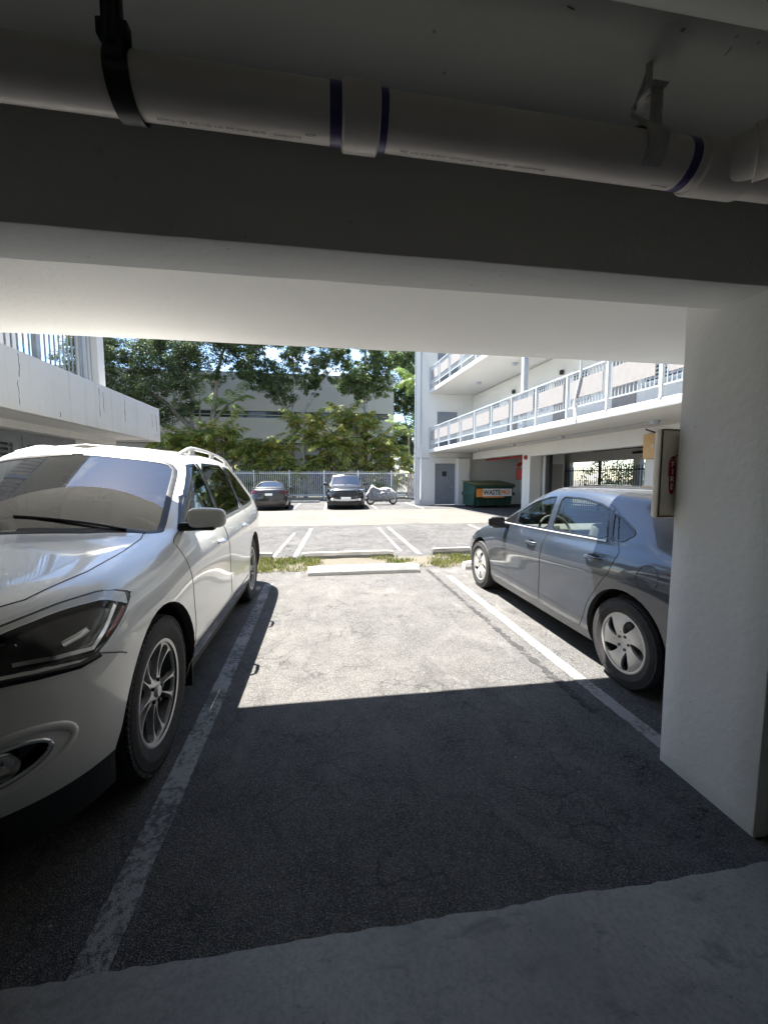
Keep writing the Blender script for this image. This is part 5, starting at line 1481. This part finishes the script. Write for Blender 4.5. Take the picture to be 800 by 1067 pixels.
text_part('lettering', 'PRO', .30, M['orange'], sg_, Matrix.Translation((.62, -.770, .78)) @ Matrix.Rotation(R(90), 4, 'X'), .002, True, sx=.85)

# fence across the far right bay, plants behind
rf = thing('bay_fence', 'dark metal picket fence at the back of the shaded right parking bay', 'fence', (12.6, 12.5, 0), R(3.6))
mb = MB(); y = -7.5
while y < 9.5: mb.box(-.012, .012, y-.012, y+.012, .05, 2.05); y += .13
mb.box(-.02, .02, -7.5, 9.5, .25, .30); mb.box(-.02, .02, -7.5, 9.5, 1.85, 1.90); mb.build('pickets', M['dark_metal'], rf)
mb = MB()
for y in (-6, -3.5, -1.0, 1.5, 4.0, 6.5, 9.0): mb.box(-.05, .05, y-.05, y+.05, 0, 2.3)
mb.build('posts', M['dark_metal'], rf)

# ---------------------------------------------------------------- far white fence
ff = thing('picket_fence', 'white metal picket fence across the back of the parking lot', 'fence', (0, 28.6, 0))
FX = [x*2.4-9.6 for x in range(7)]
mb = MB()
for zz in (.30, 1.84): mb.box(-14, 5.9, -.018, .018, zz, zz+.05)
rl = mb.build('rails', M['white_metal'], ff)
mb = MB(); x = -14
while x < 5.9: mb.box(x-.015, x+.015, -.011, .011, .18, 2.02); x += .135
mb.build('pickets', M['white_metal'], ff)
for x in FX:
    mb = MB(); mb.box(x-.035, x+.035, -.035, .035, 0, 2.08); mb.build('post', M['white_metal'], ff)
mb = MB(); mb.box(-14, 5.9, .06, .26, -.02, .17); mb.build('plinth', M['stop_grey'], ff)
wf = thing('board_gate', 'weathered vertical board gate beside the white end wall', 'gate', (6.05, 28.7, 0))
mb = MB(); r = random.Random(2)
for k in range(9): mb.box(-.05+.22*k, .15+.22*k, -.01+.01*r.random(), .02, .05, 1.75+.15*r.random())
mb.build('boards', M['wood'], wf)
mb = MB(); mb.box(-.05, 1.95, .022, .06, .4, .5); mb.box(-.05, 1.95, .022, .06, 1.4, 1.5); mb.build('rails', M['wood'], wf)

# far building
fb = thing('far_building', 'large pale grey building beyond the fence with a long dark ribbon window', 'building', (-4, 37, 0))
q = lambda n, x0, x1, z0, z1, m, y0=0.0, y1=.3: part(fb, n, x0+4, x1+4, y0, y1, z0, z1, m)
q('wall', -26, 6.45, 7.45, 10.75, M['far_wall']); q('wall', -26, 6.45, 4.7, 6.85, M['far_wall'])
q('wall', 5.95, 6.45, 6.85, 7.45, M['far_wall']); q('wall', 6.25, 6.45, 0, 4.7, M['far_wall'])
q('ribbon_window', -26, 5.95, 6.851, 7.449, M['pane'], .25, .29)
q('window_rail', -26, 5.95, 7.08, 7.13, M['far_wall'], .1, .2)
for k in range(16): q('mullion', -25+2*k, -24.93+2*k, 6.851, 7.449, M['dark_metal'], .12, .18)
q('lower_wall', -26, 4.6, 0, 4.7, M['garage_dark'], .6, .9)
q('soffit', -26, 6.25, 4.62, 4.7, M['dark_metal'], .301, .6)
q('side_wall', 6.25, 6.45, 0, 10.75, M['far_wall'], .301, 9)
q('roof', -26, 6.25, 10.55, 10.7, M['far_wall'], .301, 9)
q('window_frame', 4.62, 6.2, 1.6, 4.6, M['grey_paint'], .5, .6)
mb = MB(); z = 2.1
while z < 4.2: mb.add([(9.1, .48, z), (9.85, .48, z), (9.85, .43, z+.11), (9.1, .43, z+.11)], [(0, 1, 2, 3)]); z += .14
mb.build('blinds', M['white_metal'], fb)

# ---------------------------------------------------------------- wheel stops
def stop(x0, x1, y, mat, label, rz=0.0, h=.12, d=.16):
    t = thing('wheel_stop', label, 'wheel stop', ((x0+x1)/2, y, 0), rz, 'concrete wheel stops at the ends of the parking bays')
    L = (x1-x0)/2
    bm = bmesh.new(); V = []
    n = 24; prof = [(-d/2, -.006), (-d/2+.004, .05), (-d*.33, h*.93), (-d*.26, h), (d*.26, h), (d*.33, h*.93), (d/2-.004, .05), (d/2, -.006)]
    for i in range(n+1):
        x = -L+2*L*i/n; s_ = 1-.10*(abs(x)/L)**14
        V.append([(x, p[0]+.004*noise.noise((x*4, p[0]*20, y)), p[1]*s_+.003*noise.noise((x*6, y, p[0]*9))) for p in prof])
    F = []; m = len(prof); flat = [p for row in V for p in row]
    for i in range(n):
        for j in range(m-1): F.append((i*m+j, i*m+j+1, (i+1)*m+j+1, (i+1)*m+j))
    F += [tuple(range(m))[::-1], tuple(n*m+j for j in range(m))]
    b = obj('block', flat, F, mat, t)
    mb = MB()
    for x in (-L*.72, L*.72): mb.lathe([(.001, h+.004), (.016, h+.004), (.018, h-.02)], 10, Matrix.Translation((x, 0, 0)) @ Matrix.Rotation(R(-90), 4, 'Y'))
    mb.build('pin', M['soil'], t)
    return t
st = stop(-.27, 1.49, 6.22, M['stop_white'], 'whitewashed wheel stop at the head of the empty bay, marked 406', 0, .125, .20)
text_part('number', '406', .085, M['ink2'], st, Matrix.Translation((-.13, -.072, .070)) @ Matrix.Rotation(R(62), 4, 'X'), .0003)
stop(-.44, 1.30, 7.55, M['stop_grey'], 'bare grey wheel stop just behind the whitewashed one', 0, .11, .18)
stop(2.28, 3.9, 6.28, M['stop_white'], 'whitewashed wheel stop in front of the grey sedan, beside its front wheel')
stop(2.10, 3.8, 7.62, M['stop_grey'], 'bare grey wheel stop beyond the grass, ahead of the grey sedan')
stop(-3.0, -.98, 7.6, M['stop_grey'], 'bare grey wheel stop across the grass from the white crossover', 0)
stop(-2.3, -.3, 25.2, M['stop_grey'], 'pale wheel stop between the dark sedan and the black crossover at the fence')
stop(.3, 2.2, 25.3, M['stop_grey'], 'pale wheel stop behind the black crossover at the fence')
stop(3.9, 5.6, 25.4, M['stop_grey'], 'pale wheel stop to the right of the covered scooter at the fence')

# ---------------------------------------------------------------- cars at the fence
fs = thing('compact_crossover', 'black crossover with bright headlights parked facing us against the white fence', 'car', (1.05, 20.0, 0), R(-2))
build_suv(fs, M['paint_black2'], M['glass_dark'], M['glass_dark'], far=True)
fs.scale = (.99, .92, .98)
fd_ = thing('dark_sedan', 'black sedan parked with its tail to us by the fence, beyond the white crossover', 'car', (-2.75, 22.7, 0), R(183))
build_sedan(fd_, M['paint_black'], M['glass_dark'], far=True)
fd_.scale = (1.02, 1.0, 1.0)
# covered scooter
sc = thing('covered_scooter', 'scooter under a crumpled grey cover beside the black crossover', 'scooter', (3.25, 22.6, 0), R(8))
bm = bmesh.new(); bmesh.ops.create_icosphere(bm, subdivisions=5, radius=1)
for v in bm.verts:
    x, y, z = v.co; X = x*.98; w = .33*(1-.35*abs(x))
    top = .50+.22*max(0, math.exp(-((x+.62)/.22)**2))*1.5+.10*math.exp(-((x-.45)/.35)**2)
    Z = .42+z*(top if z > 0 else .20); Y = y*w
    nn = noise.noise(Vector((x*3, y*3, z*3)))*.09+noise.noise(Vector((x*8, y*8, z*8)))*.05+.035*math.sin(x*22+z*6)*(1-abs(z))
    v.co = Vector((X*(1+nn*.3), Y*(1+nn*2.2), max(.13 if x > .35 else .05, (Z if x > .3 else Z*1.08-.06)+nn*.6)))
for f in bm.faces: f.smooth = True
me = bpy.data.meshes.new('cover'); bm.to_mesh(me); bm.free(); me.materials.append(M['tarp'])
o = bpy.data.objects.new('cover', me); COL.objects.link(o); o.parent = sc
for x in (-.68, .66):
    wh = bpy.data.objects.new('wheel', None); COL.objects.link(wh); wh.parent = sc; wh.location = (x, -.06, .25)
    mb = MB(); mb.lathe([(.16, -.04), (.23, -.05), (.25, 0), (.23, .05), (.16, .04)], 28, Matrix.Rotation(R(90), 4, 'Z')); mb.build('tyre', M['rubber'], wh, smooth=True)
    mb = MB(); mb.lathe([(.001, -.03), (.165, -.035), (.165, .035), (.001, .03)], 24, Matrix.Rotation(R(90), 4, 'Z')); mb.build('rim', M['alloy'], wh, auto=40)

# ---------------------------------------------------------------- vegetation
def crown_leaves(name, blobs, n, size, mat, parent, seed, droop=.2):
    r = np.random.default_rng(seed); V = []; F = []
    vol = np.array([b[3]*b[4] for b in blobs]); vol = vol/vol.sum()
    for bi, b in enumerate(blobs):
        m = int(n*vol[bi]); c = np.array(b[:3]); rx, rz = b[3], b[4]
        # sub-clumps inside each blob
        k = max(9, int(34*rx)); cl = r.normal(size=(k, 3)); cl /= np.linalg.norm(cl, axis=1)[:, None]; cl *= (r.random((k, 1))**.5)*1.08
        cl = c+cl*np.array([rx, rx, rz])*.88
        cr = rx*(.13+.20*r.random(k))
        idx = r.integers(0, k, m)
        d = r.normal(size=(m, 3)); d /= np.linalg.norm(d, axis=1)[:, None]; d *= (r.random((m, 1))**.4)
        pos = cl[idx]+d*cr[idx][:, None]*np.array([1, 1, .75])
        nrm = r.normal(size=(m, 3)); nrm[:, 2] = np.abs(nrm[:, 2])+.5; nrm /= np.linalg.norm(nrm, axis=1)[:, None]
        t = np.cross(nrm, r.normal(size=(m, 3))); t /= np.linalg.norm(t, axis=1)[:, None]; u = np.cross(nrm, t)
        s_ = size*(.6+.8*r.random((m, 1)))
        base = len(V)*0
        p0 = pos-t*s_; p1 = pos+u*s_*.42; p2 = pos+t*s_-nrm*s_*droop; p3 = pos-u*s_*.42
        st_ = len(V)
        V.extend(np.stack([p0, p1, p2, p3], 1).reshape(-1, 3).tolist())
        F.extend([(st_+4*i, st_+4*i+1, st_+4*i+2, st_+4*i+3) for i in range(m)])
    return obj(name, V, F, mat, parent)

def branchy(parent, paths, mat, name='trunk'):
    mb = MB()
    for pts, r0, r1 in paths:
        n = 7; P_ = []; rs = []
        pts = [Vector(p) for p in pts]
        for i in range(len(pts)-1):
            for k in range(n):
                t = k/n; P_.append(pts[i].lerp(pts[i+1], t)+Vector(noise.noise_vector(pts[i].lerp(pts[i+1], t)*1.7))*.07)
        P_.append(pts[-1]); m = len(P_); rs = [r0+(r1-r0)*i/(m-1) for i in range(m)]
        mb.tube(P_, rs, 8)
    return mb.build(name, mat, parent, smooth=True)

# big dark evergreen on the left
t1 = thing('evergreen_tree', 'big dark evergreen tree with spreading limbs rising over the left parapet', 'tree', (-8.4, 31.5, 0), 0, 'trees beyond the fence')
branchy(t1, [([(0, 0, 0), (-.3, 0, 2.5), (-1.2, 0, 5.2), (-3.2, .2, 7.2), (-5.5, 0, 8.6)], .32, .10), ([(.1, 0, 0), (.1, 0, 3), (.3, 0, 6), (.8, 0, 9.5), (1.6, 0, 12)], .28, .08),
             ([(-.1, 0, 3.2), (-1.8, -.2, 4.8), (-4.3, -.2, 6.0), (-6.2, 0, 7.2)], .2, .06), ([(.2, 0, 5.5), (1.4, 0, 7.0), (2.4, .2, 7.6)], .14, .05), ([(-1.2, 0, 5.2), (-1.2, .3, 8), (-2, 0, 11)], .16, .05)], M['bark'])
crown_leaves('crown', [(-5.5, 0, 9.8, 2.5, 2.0), (-3, .5, 11.5, 2.6, 2.0), (-.6, -.4, 10.4, 2.0, 1.8), (1.2, 0, 12.0, 1.9, 1.5), (-4.2, -.6, 7.6, 2.0, 1.4), (-1.8, -.5, 8.2, 1.5, 1.1), (-7.2, 0, 8.0, 2.0, 1.8), (2.6, .2, 11.6, 1.3, .9), (-7, 0, 12, 2.5, 2), (-6.2, 0, 5.6, 1.8, 1.3), (.6, 0, 8.8, .9, .7), (-3.2, -.4, 5.9, 1.3, .8), (-2.6, .4, 9.6, 2.6, 2.0), (0, .3, 12.4, 2.4, 1.4), (-5.2, .3, 6.6, 2.2, 1.6), (-8.0, .2, 10, 2.2, 2.2), (2.2, .2, 10.0, 1.3, 1.0), (-1.4, -.6, 6.6, 1.2, .8), (3.6, .2, 12.2, 1.6, 1.0)], 95000, .085, M['leaf'], t1, 11)
t2 = thing('multi_stem_tree', 'green tree with a forked grey trunk in front of the middle of the far building', 'tree', (-2.3, 31.0, 0), 0, 'trees beyond the fence')
branchy(t2, [([(0, 0, 0), (0, 0, 3), (-.1, 0, 5.6), (-.9, 0, 7.6), (-1.8, 0, 9.3)], .2, .05), ([(0, 0, 4.6), (.9, .1, 6.6), (2.0, 0, 8.4), (2.9, 0, 9.6)], .15, .05), ([(-.05, 0, 5.4), (.2, 0, 8), (.1, 0, 10.5)], .12, .04)], M['bark_pale'])
crown_leaves('crown', [(-1.5, 0, 8.3, 1.4, 1.3), (-2.9, 0, 10.2, 1.6, 1.2), (.2, 0, 10.8, 1.5, 1.2), (1.4, 0, 8.4, .9, .8), (2.2, .1, 10.1, 1.3, 1.2), (-.4, -.2, 7.4, 1.0, .6), (-4.2, 0, 11.6, 1.4, .9), (3.2, 0, 11.4, 1.3, 1.0), (1.2, 0, 12.2, 1.3, .9), (-.6, .2, 9.2, 1.7, 1.2), (-2.6, .2, 9.0, 1.4, .9), (-1.5, .2, 11.8, 1.8, 1.0), (1.8, .2, 9.0, 1.2, .9)], 46000, .08, M['leaf'], t2, 12)
t3 = thing('slender_tree', 'pale-leaved tree with a bare grey trunk on the right of the far building', 'tree', (3.2, 31.4, 0), 0, 'trees beyond the fence')
branchy(t3, [([(0, 0, 0), (.1, 0, 5), (.0, 0, 9), (.1, 0, 12.5)], .17, .09), ([(0, 0, 6.8), (-1, 0, 8.2), (-1.9, 0, 9.4)], .09, .03), ([(.05, 0, 7.6), (1, 0, 9), (1.7, 0, 10.2)], .09, .03)], M['bark_pale'])
crown_leaves('crown', [(-.9, 0, 9.4, 1.4, 1.3), (.9, 0, 10.0, 1.3, 1.2), (-.2, 0, 8.0, 1.1, .7), (1.5, 0, 8.6, 1.1, .9), (-1.9, 0, 10.8, 1.2, 1.0), (2.3, 0, 10.9, 1.0, .9), (.2, 0, 12.1, 1.4, .8), (0, .2, 9.2, 1.6, 1.2), (-1.4, .2, 8.6, 1.2, .9), (1.2, .2, 11.2, 1.5, 1.0)], 38000, .08, M['leaf_pale'], t3, 13)
t4 = thing('background_tree', 'bright leafy tree filling the gap beside the white end wall', 'tree', (9.0, 39, 0), 0, 'trees beyond the fence')
branchy(t4, [([(0, 0, 0), (.1, 0, 5), (-.4, 0, 10)], .2, .06), ([(0, 0, 4), (-1, 0, 7), (-1.4, 0, 9)], .1, .04)], M['bark'])
crown_leaves('crown', [(-.6, 0, 12, 2.2, 2.0), (.4, 0, 9, 2.0, 1.8), (-.8, 0, 6.0, 1.8, 1.5), (.5, 0, 14.6, 2, 1.5), (0, 0, 3.6, 1.9, 1.4), (2.0, 0, 12, 2, 2), (-1.6, 0, 9.5, 1.6, 2.0), (-1.4, 0, 4.6, 1.5, 1.6), (-1.8, 0, 13.5, 1.6, 1.5)], 60000, .10, M['leaf_pale'], t4, 14)

def frond_mesh(mb, o, az, L, rise, r, nl=22, wl=.30, dr=1.0):
    """one arching palm frond: rachis and two rows of leaflets"""
    pts = []; d = Vector((math.cos(az), math.sin(az), 0))
    for i in range(13):
        t = i/12; pts.append(Vector(o)+d*(L*(t*.95-.18*t*t))+Vector((0, 0, L*(rise*t-dr*(.62*t*t)))))
    mb.tube(pts, [.014*(1-.7*i/12) for i in range(13)], 4, False)
    side_ = Vector((-d.y, d.x, 0))
    for i in range(2, nl):
        t = .12+.88*i/nl; k = t*12; a = int(min(11, k)); p = pts[a].lerp(pts[a+1], k-a); tg = (pts[a+1]-pts[a]).normalized()
        ll = wl*L*.5*math.sin(math.pi*min(1, .18+.82*t*.98))*(.8+.4*r.random())
        for sg in (-1, 1):
            dv = (side_*sg*.85+tg*.65+Vector((0, 0, -.25-.5*r.random()))).normalized(); w = tg*.032
            e = p+dv*ll; m_ = p+dv*ll*.5+Vector((0, 0, .04*ll)); e.z -= .12*ll
            mb.add([p-w*.4, m_-w, e, m_+w, p+w*.4], [(0, 1, 3, 4), (1, 2, 3)])

def palm(name, label, x, y, stems, mat, seed, cat='palm', grp=None, L=1.9):
    t = thing(name, label, cat, (x, y, 0), 0, grp); r = random.Random(seed)
    tr = MB(); fr = MB()
    for (dx, dy, h, nf, rad) in stems:
        tr.tube([(dx*.4, dy*.4, 0), (dx*.8, dy*.8, h*.5), (dx, dy, h)], [rad*1.2, rad, rad*.8], 8)
        if h > 2.2: tr.tube([(dx, dy, h), (dx, dy, h+.55)], [rad*.9, rad*.45], 8)
        for k in range(nf):
            az = 2*math.pi*k/nf*1.618+r.random()*.5; u = r.random()
            frond_mesh(fr, (dx, dy, h+(.45 if h > 2.2 else .1)*r.random()), az, L*(.75+.45*r.random()), .35+.9*u, r, 20, .55, .8+.7*r.random())
    tr.build('trunk', M['bark_pale'], t, smooth=True); fr.build('crown', mat, t)
    return t
arec = [(-7.4, 30.0, 2.9), (-6.0, 30.3, 2.3), (-4.6, 30.1, 2.7), (-3.4, 30.0, 2.2), (-1.3, 29.9, 3.6), (.1, 30.2, 3.2), (1.1, 29.9, 2.6), (2.6, 30.1, 3.6), (4.3, 30.0, 2.8), (5.2, 30.2, 2.0), (-9.2, 30.2, 2.6), (-10.8, 30.0, 2.4)]
ar_names = ['on the left below the evergreen tree', 'just right of the evergreen trunk', 'behind the dark sedan tail', 'over the gap between the parked dark cars', 'tall and yellow left of the middle palms',
            'behind the black crossover roof', 'low, just right of the black crossover', 'tallest, with orange old leaves', 'in front of the blinds window', 'lowest, nearest the board gate', 'behind the roof rails of the white crossover', 'at the far left behind the parapet']
for i, (x, y, h) in enumerate(arec):
    r = random.Random(40+i); stems = [(r.uniform(-.55, .55), r.uniform(-.3, .3), h*r.uniform(.35, 1.55), 9, .04) for _ in range(10)]
    palm('areca_palm', 'bushy yellow-green palm clump '+ar_names[i], x, y, stems, M['palm'], 60+i, 'palm', 'palm clumps along the fence', 2.1)
palm('tall_palm', 'single slim palm with an arching crown before the ribbon window', -6.6, 30.8, [(0, 0, 6.6, 13, .07)], M['palm_green'], 5, 'palm', 'taller palms beyond the fence', 1.9)
palm('tall_palm', 'slim palm with a drooping crown among the evergreen limbs', -9.6, 32.6, [(.3, 0, 7.0, 11, .08)], M['palm_green'], 6, 'palm', 'taller palms beyond the fence', 1.9)
palm('tall_palm', 'double-stemmed palm with full green crown over the black crossover', 1.6, 30.6, [(0, 0, 6.0, 17, .08), (1.5, .3, 5.2, 15, .08), (-1.0, .2, 4.6, 13, .07)], M['palm'], 7, 'palm', 'taller palms beyond the fence', 2.3)
palm('tall_palm', 'tall bright palm right beside the white end wall', 7.6, 33, [(0, 0, 9.2, 14, .12), (-.5, .5, 5.2, 9, .09)], M['palm_green'], 8, 'palm', 'taller palms beyond the fence', 2.9)
# hedge along the inside of the far plants, low shrubs
def shrub(label, x, y, rx, h, seed, mat):
    t = thing('shrub', label, 'shrub', (x, y, 0), 0, 'shrubs behind the fences')
    r = np.random.default_rng(seed)
    mb = MB()
    for k in range(6): mb.tube([(r.uniform(-.1, .1), 0, 0), (r.uniform(-rx*.6, rx*.6), r.uniform(-.2, .2), h*.7)], .015, 5)
    mb.build('stems', M['bark'], t)
    crown_leaves('foliage', [(0, 0, h*.5, rx, h*.5)], int(1500*rx), .07, mat, t, seed)
for i, (x, m, lb_) in enumerate(((-8.2, 'leaf', 'dark shrub behind the picket fence at the far left'), (-5.3, 'leaf', 'dark shrub behind the picket fence beyond the dark sedan'), (-2.4, 'leaf_pale', 'pale shrub behind the picket fence left of the black crossover'), (.6, 'leaf', 'dark shrub behind the picket fence hidden by the black crossover'), (3.4, 'leaf_pale', 'pale shrub behind the picket fence above the covered scooter'))):
    shrub(lb_, x, 29.6, 1.6, 1.9, 80+i, M[m])
for i, (x, y, lb_) in enumerate(((14.4, 6.0, 'nearest the camera'), (14.6, 9.0, 'right behind the tan box'), (14.4, 12.0, 'in the middle of the run'), (14.8, 15.0, 'left of the middle of the run'), (14.5, 18.0, 'at the far end by the bay wall'))):
    shrub('tall leafy shrub behind the dark bay fence, '+lb_, x, y, 2.0, 3.4, 90+i, M['leaf_pale' if i % 2 else 'leaf'])

# ---------------------------------------------------------------- every repeated piece its own object
def split_loose(o, limit=100):
    me = o.data; n = len(me.vertices); par = list(range(n))
    def find(a):
        while par[a] != a: par[a] = par[par[a]]; a = par[a]
        return a
    for e in me.edges:
        a, b = find(e.vertices[0]), find(e.vertices[1])
        if a != b: par[a] = b
    roots = {}
    for i in range(n): roots.setdefault(find(i), []).append(i)
    if len(roots) < 2 or len(roots) > limit: return
    vn = [tuple(x.vector) for x in me.corner_normals] if me.has_custom_normals else None
    first = True; polys = {}
    for p in me.polygons: polys.setdefault(find(p.vertices[0]), []).append((tuple(p.vertices), p.use_smooth))
    for rt_, ids in roots.items():
        mp = {v: k for k, v in enumerate(ids)}; ps = polys.get(rt_, [])
        if not ps: continue
        m2 = bpy.data.meshes.new(me.name); m2.from_pydata([me.vertices[i].co[:] for i in ids], [], [tuple(mp[v] for v in f) for f, _ in ps])
        m2.polygons.foreach_set('use_smooth', [sm_ for _, sm_ in ps])
        for m in me.materials: m2.materials.append(m)
        if me.attributes.get('sharp_edge') and any(a.value for a in me.attributes['sharp_edge'].data):
            b_ = bmesh.new(); b_.from_mesh(m2)
            for e in b_.edges:
                if len(e.link_faces) != 2 or e.calc_face_angle(0) > R(38): e.smooth = False
            b_.to_mesh(m2); b_.free()
        m2.update()
        if first: tgt = o; first = False; new0 = m2; continue
        c = o.copy(); c.data = m2; COL.objects.link(c); c.parent = o.parent
    o.data = new0
SPL = ('ceiling_specks', 'ceiling_scratch', 'arch_lip', 'window_trim', 'pillar_trim', 'belt_moulding', 'wiper', 'mud_flap', 'lug_nut', 'railing_posts', 'railing_panels', 'posts', 'sunroof', 'projector', 'hubcap_crease', 'parapet_stain', 'ceiling_pipes', 'bumper_ridge', 'fog_light_lens', 'side_reflector')
for o in list(bpy.data.objects):
    if o.type == 'MESH' and not o.children and o.name.split('.')[0] in SPL: split_loose(o)
